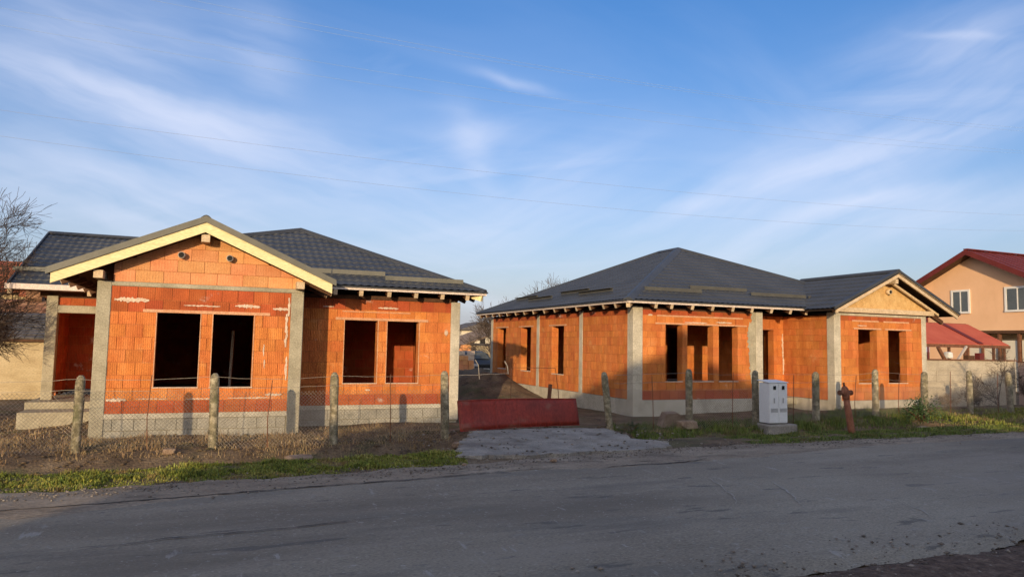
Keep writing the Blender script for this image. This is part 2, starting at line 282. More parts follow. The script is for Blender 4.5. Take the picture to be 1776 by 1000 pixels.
M['asphalt'] = mat('asphalt', [(0.25, (0.17,0.143,0.107)), (0.45, (0.235,0.203,0.156)), (0.6, (0.275,0.241,0.187)), (0.78, (0.335,0.296,0.234))], 0.45, 0.88, 0.9, 70, detail=10, stretch=(0.5,1.3,1), bdist=0.012, fine=0.35,
    patch=[((0.14,0.118,0.092), 0.28, 0.46, 0.64, 0.75, (0.35,1.5,1)), ((0.16,0.145,0.12), 0.8, 0.52, 0.64, 0.6, (0.35,1.5,1)), ((0.10,0.093,0.085), 2.6, 0.62, 0.67, 0.75, (0.45,1.8,1)), ((0.27,0.26,0.24), 7, 0.62, 0.70, 0.45, (0.6,1.5,1)), ((0.31,0.27,0.22), 0.35, 0.52, 0.68, 0.5, (0.4,1.5,1)), ((0.42,0.40,0.37), 30, 0.64, 0.70, 0.8, (1,1,1)), ((0.13,0.12,0.105), 16, 0.58, 0.68, 0.5, (0.8,1.2,1)), ((0.38,0.36,0.33), 13, 0.62, 0.68, 0.5, (0.8,1.3,1)), ((0.36,0.345,0.32), 5.5, 0.64, 0.70, 0.55, (1.6,0.35,1)), ((0.12,0.105,0.09), 0.8, 0.56, 0.70, 0.6, (0.25,1.2,1)), ((0.05,0.048,0.046), 12, 0.70, 0.74, 0.6, (0.5,1.6,1))])
xs = axis([(-900,-100,100), (-100,-20,8), (-20,-6,1.0), (-6,10,0.09), (10,27,0.13), (27,60,2), (60,200,12), (200,1500,130)])
ys = axis([(-300,-20,20), (-20,2,1), (2,8,0.5), (8,16.5,0.075), (16.5,34,0.3), (34,70,2), (70,200,10), (200,2500,200)])
grid_sheet('ground', xs, ys, gz, M['soil'])
rx = axis([(-900,-60,60), (-60,-6,2), (-6,26,0.10), (26,80,2), (80,1500,100)]); rv = np.linspace(0, 1, 60)
def road_sheet():
    X = np.repeat(rx[None], len(rv), 0); e = edge_y(X)+0.06*wob(X*3, X, 1.9, 6)+0.03*wob(X*9, X, 2, 1); n = 4.25+0.12*wob(X*2, X, 1, 3)+0.04*wob(X*9, X, 1, 3)
    Y = n+(e-n)*rv[:, None]; Z = 0.455+0.012*wob(X*0.6, Y, 0.8, 2)-0.05*sst(0.04, 0.0, rv[:, None])-0.045*sst(0.965, 1.0, rv[:, None])
    o = grid_sheet('road', rx, rv, lambda a, b: a*0, M['asphalt'])
    V = np.stack([X, Y, Z], -1).reshape(-1, 3); o.data.vertices.foreach_set('co', V.ravel()); o.data.update()
road_sheet()
M['gravel'] = mat('gravel', [(0.25, (0.06,0.038,0.028)), (0.5, (0.12,0.078,0.056)), (0.75, (0.22,0.155,0.115))], 9, 0.98, 1.0, 30, detail=10, bdist=0.05, fine=0.4)
grid_sheet('roadside_gravel', axis([(-30,2,2),(2,10,0.07),(10,40,2)]), axis([(1.5,4.6,0.06)]), lambda x, y: 0.455+0.012*wob(x*3, y*3, 3, 1)-0.10*sst(4.0+0.15*wob(x*2, 0*y, 1, 2), 4.45, y)+0.010*wob(x*9, y*9, 2, 1), M['gravel'])
# dusty shoulder between asphalt and grass
M['dust'] = mat('dirt_shoulder', [(0.25, (0.17,0.135,0.10)), (0.5, (0.26,0.21,0.155)), (0.75, (0.34,0.285,0.22))], 1.8, 0.95, 0.8, 40, detail=10, stretch=(0.6,1.4,1), bdist=0.02, fine=0.35, patch=[((0.09,0.075,0.06), 3.0, 0.55, 0.66, 0.6, (0.5,1.6,1))])
def shoulder():
    sx = axis([(-40,-6,2),(-6,26,0.1),(26,60,2)]); v = np.linspace(0, 1, 9)
    X = np.repeat(sx[None], 9, 0); e = edge_y(X)
    Y0 = e-0.42-0.55*sst(0.8, -1.8, X)-0.45*sst(3.5, 5.5, X)*sst(10.5, 8, X)+0.05*wob(X*2, X, 2.2, 3)+0.04*wob(X*9, X, 2.2, 3); Y1 = e+0.42+0.10*wob(X*3, X, 1.2, 7); Y = Y0+(Y1-Y0)*v[:, None]
    Z = 0.462+0.012*wob(X*0.6, Y, 0.8, 2)+0.004*wob(X*9, Y*9, 1, 1)-0.02*sst(0.5, 1, v[:, None])-0.015*sst(0.15, 0, v[:, None])
    o = grid_sheet('dirt_shoulder', sx, v, lambda a, b: a*0, M['dust'])
    o.data.vertices.foreach_set('co', np.stack([X, Y, Z], -1).reshape(-1, 3).ravel()); o.data.update()
shoulder()
# concrete driveway
M['drive'] = mat('broken_concrete', [(0.25, (0.17,0.152,0.13)), (0.5, (0.27,0.245,0.21)), (0.75, (0.37,0.34,0.295))], 2.0, 0.92, 0.9, 45, detail=11, bdist=0.02, fine=0.3, patch=[((0.14,0.12,0.10), 1.4, 0.52, 0.66, 0.6, (1,1,1)), ((0.36,0.35,0.33), 7, 0.6, 0.7, 0.5, (1,1,1))])
def driveway():
    out = [(3.35,10.15),(3.9,9.95),(4.9,9.80),(5.5,9.97),(6.0,9.80),(6.6,9.9),(7.2,10.1),(7.35,10.6),(7.0,11.2),(7.25,11.9),(7.3,12.4),(6.9,12.95),(5.5,13.0),(4.55,12.95),(4.2,12.1),(3.75,11.2)]
    pts = []
    for i in range(len(out)):
        a, b = Vector((*out[i], 0)), Vector((*out[(i+1) % len(out)], 0))
        for k in range(7):
            p = a.lerp(b, k/7); pts.append((p.x+random.uniform(-.07,.07), p.y+random.uniform(-.06,.06)))
    n = len(pts); cx, cy = 5.5, 11.3; mb = MB(); rings = []
    for s_ in (1.0, 0.985, 0.93, 0.87, 0.8, 0.72, 0.64, 0.55, 0.46, 0.36, 0.26, 0.15, 0.06):
        ring = []
        for (x, y) in pts:
            X = cx+(x-cx)*s_; Y = cy+(y-cy)*s_; z = 0.458+0.018*float(wob(X*2, Y*2, 1.5, 2))+0.012*float(wob(X*6, Y*7, 1.5, 5))
            if s_ == 1.0: z = 0.30
            ring.append((X, Y, z))
        rings.append(ring)
    for r_ in rings: mb.v += r_
    for k in range(len(rings)-1):
        for i in range(n): mb.f.append((k*n+i, k*n+(i+1) % n, (k+1)*n+(i+1) % n, (k+1)*n+i))
    mb.f.append(tuple((len(rings)-1)*n+i for i in range(n)))
    o = mb.build('driveway', M['drive'], None); o['kind'] = 'structure'; fixn(o)
driveway()

M['crack'] = mat('dark_crack', [(0.3, (0.03,0.028,0.025)), (0.7, (0.07,0.062,0.055))], 6, 0.95, 0.3, 40)
M['scrape'] = mat('pale_scrape', [(0.3, (0.30,0.28,0.25)), (0.7, (0.38,0.36,0.33))], 9, 0.95, 0.3, 40)
def road_strip(name, pts, w, m, seed, dense=0.09):
    r = random.Random(seed); P_ = [Vector((x, y, 0)) for x, y in pts]; out = []
    for a, b in zip(P_[:-1], P_[1:]):
        n = max(2, int((b-a).length/dense))
        for i in range(n): out.append(a.lerp(b, i/n)+Vector((r.uniform(-.012,.012), r.uniform(-.018,.018), 0)))
    vs = []; fs = []; n = len(out)
    for i, p in enumerate(out):
        d = (out[min(i+1, n-1)]-out[max(i-1, 0)]).normalized(); q = Vector((-d.y, d.x, 0)); ww = w*r.uniform(.25, 1)*min(1, 0.15+3*min(i, n-1-i)/n)
        for s_ in (-1, 1):
            v = p+q*s_*ww/2; v.z = 0.466+0.012*float(wob(v.x*0.6, v.y, 0.8, 2)); vs.append(tuple(v))
    for i in range(n-1): fs.append((2*i, 2*i+2, 2*i+3, 2*i+1))
    mb = MB(); mb.add(vs, fs); o = mb.build(name, m, None); o['kind'] = 'structure'; return o
road_strip('road_crack', [(-3.5,8.02),(-1.3,8.10),(-0.3,8.22),(0.8,8.35),(2.2,8.48),(3.0,8.62),(3.9,8.72),(4.8,8.70)], 0.045, M['crack'], 1)
road_strip('road_crack', [(4.9,8.55),(5.5,8.62),(6.0,8.58),(6.9,8.75)], 0.05, M['crack'], 2)
road_strip('road_crack', [(5.6,8.95),(5.9,8.75),(6.1,8.62)], 0.04, M['crack'], 3)
road_strip('road_crack', [(-1.0,6.4),(-0.3,6.55),(0.7,6.6),(1.6,6.8)], 0.03, M['crack'], 4)
road_strip('scrape_mark', [(5.88,7.55),(5.65,7.0),(5.35,6.4),(5.05,6.0)], 0.022, M['scrape'], 5)
road_strip('scrape_mark', [(6.5,7.1),(6.25,6.6),(6.0,6.2),(5.75,5.85)], 0.022, M['scrape'], 6)
road_strip('scrape_mark', [(6.9,5.6),(6.85,5.3),(6.6,5.0)], 0.02, M['scrape'], 7)

# ------------------------------------------------------------------ house kit
BR = {}
def clip_poly(poly, a, b, c):   # keep a*x+b*z<=c
    out = []
    for i in range(len(poly)):
        p, q = poly[i], poly[(i+1) % len(poly)]; fp = a*p[0]+b*p[1]-c; fq = a*q[0]+b*q[1]-c
        if fp <= 0: out.append(p)
        if fp*fq < 0:
            t = fp/(fp-fq); out.append((p[0]+t*(q[0]-p[0]), p[1]+t*(q[1]-p[1])))
    return out
def area2(p): return abs(sum(p[i][0]*p[(i+1) % len(p)][1]-p[(i+1) % len(p)][0]*p[i][1] for i in range(len(p))))/2
class House:
    def __init__(s, t): s.t = t; s.b = []; s.core = MB(); s.extra = {}
    def mb(s, key): return s.extra.setdefault(key, MB())
    def brick(s, ax, face, t, u0, u1, z0, z1, mk, w, poly=None):
        s.b.append((ax, face, t, u0, u1, z0, z1, mk, w, poly))
    def wall(s, ax, face, t, u0, u1, rows, openings=(), mk='brick', mk_of=None, vis=1.0, blen=0.31, joint=0.010):
        ed = sorted({u0, u1}|{o[0] for o in openings}|{o[1] for o in openings})
        ins = 0.013
        for a, b in zip(ed[:-1], ed[1:]):
            mid = (a+b)/2; op = [o for o in openings if o[0] < mid < o[1]]
            la = a+(ins if (not op and a != u0) else 0); lb = b-(ins if (not op and b != u1) else 0)
            sp = [(rows[0], rows[-1])] if not op else [(rows[0], op[0][2]-ins), (op[0][3]+ins, rows[-1])]
            if op: la -= ins; lb += ins
            for za, zb in sp:
                if zb-za > 0.02: s.cbox(s.core, ax, face+ins, t-2*ins, la, lb, za, zb)
        for k, (za, zb) in enumerate(zip(rows[:-1], rows[1:])):
            zm = (za+zb)/2; cuts = sorted([(o[0], o[1]) for o in openings if o[2] < zm < o[3]]); cur = u0; iv = []
            for c0, c1 in cuts: iv.append((cur, c0)); cur = c1
            iv.append((cur, u1)); m_ = mk_of(k) if mk_of else mk
            for a, b in iv:
                if b-a < 0.04: continue
                x = a-(0 if k % 2 == 0 else blen/2)+random.uniform(-.03,.03)*(1 if k % 3 else 2)
                x = min(x, a)
                while x < b-1e-6:
                    p, q = max(x, a), min(x+blen, b)
                    if b-q < 0.07: q = b
                    if q-p > 0.05: s.brick(ax, face, t, p+joint/2, q-joint/2, za+joint/2, zb-joint/2, m_, vis)
                    x = q if q == b else x+blen
    def cbox(s, mb, ax, face, t, u0, u1, z0, z1):
        if ax == 'x': mb.box(u0, u1, face, face+t, z0, z1)
        else: mb.box(face, face+t, u0, u1, z0, z1)
    def col(s, ax, face, t, u0, u1, z0, z1, name='column', mk='concrete', proud=0.012, label=None):
        mb = MB(); s.cbox(mb, ax, face-proud, t+proud, u0, u1, z0, z1); o = mb.build(name, M[mk], s.t)
        bv = o.modifiers.new('bevel', 'BEVEL'); bv.width = 0.012; bv.segments = 1
        if label: o['label'] = label
        return o
    def finish(s):
        s.core.build('wall', M['mortar'], s.t)
        def sz(b):
            ax, face, t, u0, u1, z0, z1, mk, w, poly = b
            um = (u0+u1)/2; p = (um, face, z0) if ax == 'x' else (face, um, z0)
            d = math.hypot(p[0], p[1]); cosf = (abs(p[1]) if ax == 'x' else abs(p[0]))/d
            return -(u1-u0)*(z1-z0)*cosf/d/d*w
        s.b.sort(key=sz); rest = {}
        for i, b in enumerate(s.b):
            ax, face, t, u0, u1, z0, z1, mk, w, poly = b
            j = random.uniform(-0.003, 0.006)
            if i < 285:
                if poly is None:
                    key = (ax, round(t, 3), round(u1-u0, 2), round(z1-z0, 2), mk)
                    if key not in BR:
                        L, Hh = key[2], key[3]; q = MB()
                        if ax == 'x': q.box(-L/2, L/2, -t/2, t/2, -Hh/2, Hh/2)
                        else: q.box(-t/2, t/2, -L/2, L/2, -Hh/2, Hh/2)
                        me = bpy.data.meshes.new('brick'); me.from_pydata(q.v, [], q.f); me.materials.append(M[mk]); BR[key] = me
                    o = bpy.data.objects.new('brick', BR[key]); C.objects.link(o)
                    um, zm = (u0+u1)/2, (z0+z1)/2
                    place(o, (um, face+t/2-j, zm) if ax == 'x' else (face+t/2-j, um, zm), s.t)
                else:
                    MB().prism([(p[0], face-j, p[1]) for p in poly], (0, t, 0)).build('brick', M[mk], s.t)
            else:
                q = rest.setdefault('all', (MB(), []))
                if poly is None: s.cbox(q[0], ax, face-j, t, u0, u1, z0, z1); q[1].extend([mk]*6)
                else:
                    n0 = len(q[0].f); q[0].prism([(p[0], face-j, p[1]) for p in poly], (0, t, 0)); q[1].extend([mk]*(len(q[0].f)-n0))
        for q, mk in rest.values():
            o = q.build('brick', M['brick'], s.t, kind='stuff')
            names = sorted(set(mk))
            o.data.materials.clear()
            for n in names: o.data.materials.append(M[n])
            o.data.polygons.foreach_set('material_index', [names.index(x) for x in mk]); o.data.update()
def roof_plane(t, poly, o0, u, v, width, height, profile=True, mk='roof', sheet=1.1):
    """poly: 3D convex polygon; o0 eave corner, u along eave, v up the slope"""
    o0 = Vector(o0); u = Vector(u).normalized(); v = Vector(v).normalized(); n = u.cross(v).normalized()
    if n.z < 0: n = -n
    P = [Vector(p) for p in poly]; cen = sum(P, Vector())/len(P)
    # sheathing below
    mb = MB(); mb.prism([p-n*0.035 for p in P], -n*0.03); fixn(mb.build('roof_underlay', M['membrane'], t))
    if not profile:
        mb = MB(); mb.prism([p for p in P], -n*0.03); fixn(mb.build('roof_sheet', M[mk], t)); return
    ns = max(1, int(math.ceil(width/sheet))); step = 0.35; wave = 0.183
    for si in range(ns):
        a0 = si*sheet; a1 = min(width, a0+sheet)
        us = np.linspace(a0, a1, max(2, int(round((a1-a0)/wave*6))+1)); vs = []; hs = []
        k = 0
        while k*step < height+0.01:
            for fr, h in ((0.0, 0.018), (0.12, 0.019), (0.55, 0.009), (0.97, 0.0)):
                vs.append(k*step+fr*step); hs.append(h)
            k += 1
        vs = np.array(vs); hs = np.array(hs)
        U, Vv = np.meshgrid(us, vs); HH = np.repeat(hs[:, None], len(us), 1)
        ph = (U/wave) % 1.0; wv = np.where(ph < 0.62, np.sin(ph/0.62*math.pi), -0.35*np.sin((ph-0.62)/0.38*math.pi))
        Z = HH+0.014*wv+0.0006*(si % 2)
        pts = [tuple(o0+u*float(U[i, j])+v*float(Vv[i, j])+n*float(Z[i, j])) for i in range(len(vs)) for j in range(len(us))]
        nx = len(us); fc = [(i*nx+j, i*nx+j+1, (i+1)*nx+j+1, (i+1)*nx+j) for i in range(len(vs)-1) for j in range(nx-1)]
        me = bpy.data.meshes.new('roof_sheet'); me.from_pydata(pts, [], fc)
        bm = bmesh.new(); bm.from_mesh(me)
        for i in range(len(P)):
            p, q = P[i], P[(i+1) % len(P)]; e = (q-p)
            nn = e.cross(n).normalized()
            if (cen-p).dot(nn) > 0: nn = -nn
            bmesh.ops.bisect_plane(bm, geom=bm.verts[:]+bm.edges[:]+bm.faces[:], dist=1e-5, plane_co=p, plane_no=nn, clear_outer=True)
        if len(bm.faces) == 0: bm.free(); continue
        bmesh.ops.recalc_face_normals(bm, faces=bm.faces)
        V = np.array([w.co[:] for w in bm.verts]); c = Vector((V.min(0)+V.max(0))/2); bmesh.ops.translate(bm, vec=-c, verts=bm.verts)
        bm.to_mesh(me); bm.free(); me.materials.append(M[mk])
        o = bpy.data.objects.new('roof_sheet', me); C.objects.link(o); place(o, c, t)
def ridge_cap(t, a, b, w=0.13, mk='roof', lift=0.035):
    a = Vector(a)+Vector((0,0,lift)); b = Vector(b)+Vector((0,0,lift)); d = (b-a).normalized(); s = d.cross(Vector((0,0,1))).normalized(); upn = s.cross(d)
    mb = MB(); prof = [(-w, -0.055), (-w*0.72, -0.01), (-w*0.35, 0.03), (0, 0.045), (w*0.35, 0.03), (w*0.72, -0.01), (w, -0.055)]
    vs = [p+s*x+upn*y for p in (a, b) for x, y in prof]; n = len(prof)
    mb.add(vs, [(i, i+1, n+i+1, n+i) for i in range(n-1)]+[tuple(range(n)), tuple(reversed(range(n, 2*n)))])
    fixn(mb.build('ridge_cap', M[mk], t))
def snow_guard(t, x0, y0, x1, y1, zf, mk='guard'):
    a = Vector((x0, y0, zf(x0, y0)+0.03)); b = Vector((x1, y1, zf(x1, y1)+0.03)); mb = MB(); upv = Vector((0,0,1))
    mb.bar(a+upv*0.06, b+upv*0.06, 0.012, 0.10); dn = Vector((-(b-a).y, (b-a).x, 0)).normalized()*0.05
    mb.bar(a+upv*0.112+dn, b+upv*0.112+dn, 0.10, 0.012); fixn(mb.build('snow_guard', M[mk], t))
def gable_roof(t, xr, zr, xl, xrr, y0, y1, k, name_y='yellow', thick=0.0):
    """front gable: ridge at x=xr,z=zr running from y0 back to y1; eaves at xl and xrr"""
    zl = zr-k*(xr-xl); zq = zr-k*(xrr-xr); dl = Vector((-1,0,-k)).normalized(); dr = Vector((1,0,-k)).normalized()
    roof_plane(t, [(xr,y0,zr),(xl,y0,zl),(xl,y1,zl),(xr,y1,zr)], (xl,y0,zl), (0,1,0), -dl, y1-y0, (Vector((xr,0,zr))-Vector((xl,0,zl))).length)
    roof_plane(t, [(xr,y0,zr),(xrr,y0,zq),(xrr,y1,zq),(xr,y1,zr)], (xrr,y0,zq), (0,1,0), -dr, y1-y0, (Vector((xr,0,zr))-Vector((xrr,0,zq))).length)
    ridge_cap(t, (xr,y0-0.02,zr), (xr,y1,zr))
    return zl, zq
def verge(t, xr, zr, xt, y0, k, bmat, trim_h, board_h, gmat='guard'):
    s = -1 if xt < xr else 1; zt = zr-k*abs(xr-xt)
    top = 0.045
    mb = MB(); mb.prism([(xr, y0-0.035, zr+top), (xt, y0-0.035, zt+top), (xt, y0-0.035, zt+top-trim_h), (xr, y0-0.035, zr+top-trim_h)], (0, 0.03, 0)); 
    mb.prism([(xr, y0-0.035, zr+top+0.012), (xt, y0-0.035, zt+top+0.012), (xt, y0-0.035, zt+top), (xr, y0-0.035, zr+top)], (0, 0.17, 0)); fixn(mb.build('verge_trim', M[gmat], t))
    a = top-trim_h; xe = xt-s*0.08; ze = zr-k*abs(xr-xe)
    mb = MB(); mb.prism([(xr, y0, zr+a), (xe, y0, ze+a), (xe, y0, ze+a-board_h), (xr, y0, zr+a-board_h)], (0, 0.045, 0)); fixn(mb.build('barge_board', M[bmat], t))
def rafter_tails(t, pts, d, zt, length=0.75, w=0.09, h=0.12, k=0.40):
    for (x, y) in pts:
        a = Vector((x, y, zt)); b = a+Vector((d[0]*length, d[1]*length, k*length))
        mb = MB(); mb.bar(a, b, w, h); o = mb.build('rafter_tail', M['timber_dk'], t); e_ = (a-b).normalized()*0.006; MB().bar(a+e_, a, w+0.004, h+0.004).build('cut_end', M['timber'], o)
LINT = 0.07

# ------------------------------------------------------------------ left house
h1 = thing('unfinished_house', 'left unfinished brick bungalow with yellow-edged front gable and two large dark windows', 'house', (0.5, 17, 0.2))
A = House(h1)
rows = [0.6, 0.85, 1.1, 1.35, 1.6, 1.85, 2.1, 2.35, 2.6, 2.85, 3.1]
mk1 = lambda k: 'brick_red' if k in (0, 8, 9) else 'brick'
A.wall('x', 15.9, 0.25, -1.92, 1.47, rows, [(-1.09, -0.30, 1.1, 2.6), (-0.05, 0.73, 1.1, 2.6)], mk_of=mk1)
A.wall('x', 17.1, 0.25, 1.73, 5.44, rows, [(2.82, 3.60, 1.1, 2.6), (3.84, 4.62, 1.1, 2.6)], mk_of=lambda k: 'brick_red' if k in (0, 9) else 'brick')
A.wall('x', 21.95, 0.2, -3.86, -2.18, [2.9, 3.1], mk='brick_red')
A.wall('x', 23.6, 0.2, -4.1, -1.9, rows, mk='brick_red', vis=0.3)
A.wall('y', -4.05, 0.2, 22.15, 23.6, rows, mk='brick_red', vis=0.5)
A.wall('y', -2.17, 0.25, 16.2, 23.6, rows, mk='brick', vis=0.01)
A.wall('y', 1.47, 0.25, 16.2, 17.1, rows, mk='brick', vis=0.01)
A.wall('y', 5.42, 0.25, 17.35, 27.6, rows, mk='brick', vis=0.01)
A.wall('x', 20.5, 0.15, 2.05, 5.40, rows, mk='brick_red', vis=0.25)  # this and the next two walls: darker brick paints the shade indoors
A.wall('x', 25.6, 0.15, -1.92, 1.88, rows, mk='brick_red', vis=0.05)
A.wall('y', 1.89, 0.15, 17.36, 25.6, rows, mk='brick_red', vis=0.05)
A.wall('x', 27.6, 0.25, -4.3, 5.67, rows, mk='brick', vis=0.01, blen=0.62)
# brick triangle of the gable
GX1, GZ1, K1 = -0.28, 4.50, 0.443
z = 3.19; k = 0
while z < 4.2:
    za, zb = z+0.004, z+0.236; x = -1.92-(0.25 if k % 2 else 0)-0.1
    while x < 1.72:
        poly = [(max(x, -1.9)+.004, za), (min(x+.5, 1.7)-.004, za), (min(x+.5, 1.7)-.004, zb), (max(x, -1.9)+.004, zb)]
        if poly[1][0]-poly[0][0] > 0.03:
            c0 = GZ1-0.25
            poly = clip_poly(poly, K1, 1, c0+K1*GX1); 
            if len(poly) > 2: poly = clip_poly(poly, -K1, 1, c0-K1*GX1)
            if len(poly) > 2 and area2(poly) > 0.003: A.brick('x', 15.9, 0.22, x, x+.5, za, zb, 'brick_red' if (k, round(x, 1)) in ((1, -0.0),) else 'brick_pale', 2, poly)
        x += 0.5
    z += 0.24; k += 1
A.core.prism([(-1.9, 15.915, 3.19), (1.7, 15.915, 3.19), (1.7, 15.915, GZ1-.26-K1*1.98), (GX1, 15.915, GZ1-.26), (-1.9, 15.915, GZ1-.26-K1*1.62)], (0, 0.18, 0))
A.finish()
for u0, u1, z1 in ((-2.17, -1.92, 3.19), (1.47, 1.73, 3.10)):
    A.col('x', 15.9, 0.28, u0, u1, 0.12, z1, 'column')
A.col('x', 15.9, 0.25, -1.92, 1.73, 3.10, 3.19, 'ring_beam')
A.col('x', 17.1, 0.28, 5.44, 5.68, 0.2, 3.12, 'column', 'concrete_lt')
A.col('x', 21.9, 0.26, -4.12, -3.86, 0.43, 3.14, 'column', 'concrete')
A.col('x', 21.9, 0.24, -3.86, -2.18, 2.70, 2.90, 'porch_beam', 'concrete')
A.col('x', 17.1, 0.25, 1.73, 5.44, 3.10, 3.2, 'ring_beam', 'timber_dk')
MB().box(-1.35, 1.05, 15.885, 15.905, 2.6, 2.66).build('lintel', M['lintel'], h1)
MB().box(2.6, 4.85, 17.085, 17.105, 2.6, 2.66).build('lintel', M['lintel'], h1)
MB().box(2.75, 4.4, 17.088, 17.105, 2.79, 2.815).build('lintel', M['lintel'], h1)
for a, b, y in ((-1.12, -0.28, 15.88), (-0.08, 0.76, 15.88), (2.8, 3.62, 17.08), (3.82, 4.64, 17.08)):
    MB().box(a, b, y, y+0.16, 1.095, 1.112).build('sill_mortar', M['smear'], h1)
for wx0, wx1, wy, z0_, z1_ in ((-1.09,-0.30,15.88,1.1,2.6), (-0.05,0.73,15.88,1.1,2.6), (2.82,3.6,17.08,1.1,2.6), (3.84,4.62,17.08,1.1,2.6)):
    for xx in (wx0-0.022, wx1+0.004): MB().box(xx, xx+0.018, wy+0.008, wy+0.03, z0_, z1_).build('window_edge_mortar', M['lintel'], h1)
# plinth
MB().box(-2.16, 1.72, 15.895, 16.2, 0.5, 0.6).build('plinth_cap', M['concrete_lt'], h1)
MB().box(1.72, 5.67, 17.095, 17.4, 0.5, 0.6).build('plinth_cap', M['concrete_lt'], h1)
MB().box(-2.15, 1.71, 15.94, 16.2, -0.3, 0.5).build('plinth', M['concrete'], h1)
MB().box(1.73, 5.66, 17.14, 17.4, -0.3, 0.5).build('plinth', M['concrete'], h1)
blk = {}
for (xa, xb, yy) in ((-2.16, 1.45, 15.915), (1.74, 5.42, 17.115)):
    for r_, zb in enumerate((0.27, 0.04, -0.19)):
        x = xa-(0.16 if r_ % 2 else 0)
        while x < xb:
            a, b = max(x, xa)+.005, min(x+0.38, xb)-.005
            if b-a > 0.06:
                key = round(b-a, 2)
                if key not in blk:
                    q = MB().box(-key/2, key/2, -.06, .06, -.109, .109); me = bpy.data.meshes.new('plinth_block'); me.from_pydata(q.v, [], q.f); me.materials.append(M['block']); blk[key] = me
                o = bpy.data.objects.new('plinth_block', blk[key]); C.objects.link(o); place(o, ((a+b)/2, yy+.06-random.uniform(0,.006), zb+.113), h1)
            x += 0.38
# porch slab and steps
MB().box(-4.3, -1.9, 21.15, 23.9, -0.3, 0.43).build('porch_slab', M['concrete'], h1)
MB().box(-4.25, -2.3, 20.2, 21.15, -0.4, 0.26).build('step', M['concrete'], h1)
mb = MB(); mb.box(-1.9, 1.46, 16.17, 17.4, 0.45, 0.58); mb.box(-1.9, 5.4, 17.4, 27.5, 0.45, 0.581); mb.build('floor_slab', M['concrete'], h1)
mb = MB(); mb.box(-2.1, 5.6, 17.3, 27.6, 3.12, 3.17); mb.box(-2.1, 1.7, 16.1, 17.25, 3.12, 3.17); mb.box(-4.2, -2.18, 22.2, 27.6, 3.12, 3.17); mb.build('added_ceiling', M['ceil'], h1)  # added slab that keeps light from leaking in; the roof is open
MB().box(-4.3, -4.08, 23.6, 27.6, 0.4, 3.1).build('side_wall', M['brick'], h1)
MB().tube([(0.36, 18.6, 0.6), (0.40, 18.6, 2.3)], 0.035, 8).build('pipe', M['pipe'], h1)
# roof
fz1 = lambda x, y: 3.38+0.44*(y-16.6)
roof_plane(h1, [(6.17,16.6,3.38), (2.09,20.68,5.175), (-0.28,19.28,4.56), (-0.28,16.6,3.38)], (-0.28,16.6,3.38), (1,0,0), (0,1,0.44), 6.45, 4.6)
roof_plane(h1, [(2.09,20.68,5.175), (2.09,25.6,5.22), (-0.28,25.6,4.58), (-0.28,19.28,4.56)], (-0.28,19.2,4.56), (0,1,0), (2.37,0,0.61), 6.5, 2.5)
roof_plane(h1, [(6.17,16.6,3.38), (6.17,28.1,3.38), (2.09,25.6,5.2), (2.09,20.68,5.175)], (6.17,16.6,3.38), (0,1,0), (-1,0,0.44), 12, 5, False)
roof_plane(h1, [(-4.87,21.4,3.38), (2.09,21.4,3.38), (2.09,25.6,5.23), (-4.87,25.6,5.23)], (-4.87,21.4,3.38), (1,0,0), (0,1,0.44), 7, 4.6)
roof_plane(h1, [(-4.87,28.1,4.1), (6.17,28.1,3.38), (2.09,25.6,5.2), (-4.87,25.6,5.2)], (-4.87,28.1,4), (1,0,0), (0,-1,0.44), 12, 5, False)
gable_roof(h1, GX1, GZ1, -2.97, 2.34, 15.5, 23.6, K1)
for xt in (-2.97, 2.34): verge(h1, GX1, GZ1, xt, 15.5, K1, 'yellow', 0.115, 0.20)
ridge_cap(h1, (6.17,16.6,3.36), (2.09,20.68,5.175)); ridge_cap(h1, (2.09,20.68,5.175), (-0.28,19.28,4.56), 0.11); ridge_cap(h1, (2.09,20.68,5.175), (2.09,25.6,5.22)); ridge_cap(h1, (-4.87,25.6,5.23), (2.09,25.6,5.23))
mb = MB(); mb.bar((-4.88,21.38,3.36), (-4.88,25.6,5.21), 0.04, 0.16); mb.build('verge_trim', M['roof'], h1)
for x0, x1 in ((-3.0, GX1), (2.37, GX1)):   # gable soffit rafters behind the barge board
    pass
# purlin ends
for x, z_ in ((-2.13, 3.31), (-0.27, 4.13), (1.62, 3.27)):
    MB().box(x-0.08, x+0.08, 15.56 if x > -1 and x < 1 else 15.60, 16.3, z_-0.09, z_+0.06 if x else z_).build('purlin', M['timber'], h1)
for yy in (15.62,):
    for s_ in (-1, 1):
        xt = GX1+s_*2.5; mb = MB(); mb.bar((GX1, 15.72, GZ1-0.17), (xt, 15.72, GZ1-0.17-K1*2.5), 0.06, 0.13); mb.build('gable_rafter', M['timber_dk'], h1)
for x, z_ in ((-0.69, 3.77), (0.22, 3.76)):
    p = MB().tube([(x, 15.99, z_), (x-0.02, 15.76, z_)], 0.068, 14); o = p.build('vent_pipe', M['pipe'], h1, True)
    q = MB().tube([(x-0.02, 15.762, z_), (x-0.02, 15.755, z_)], 0.054, 14); q.build('vent_opening', M['black'], o)
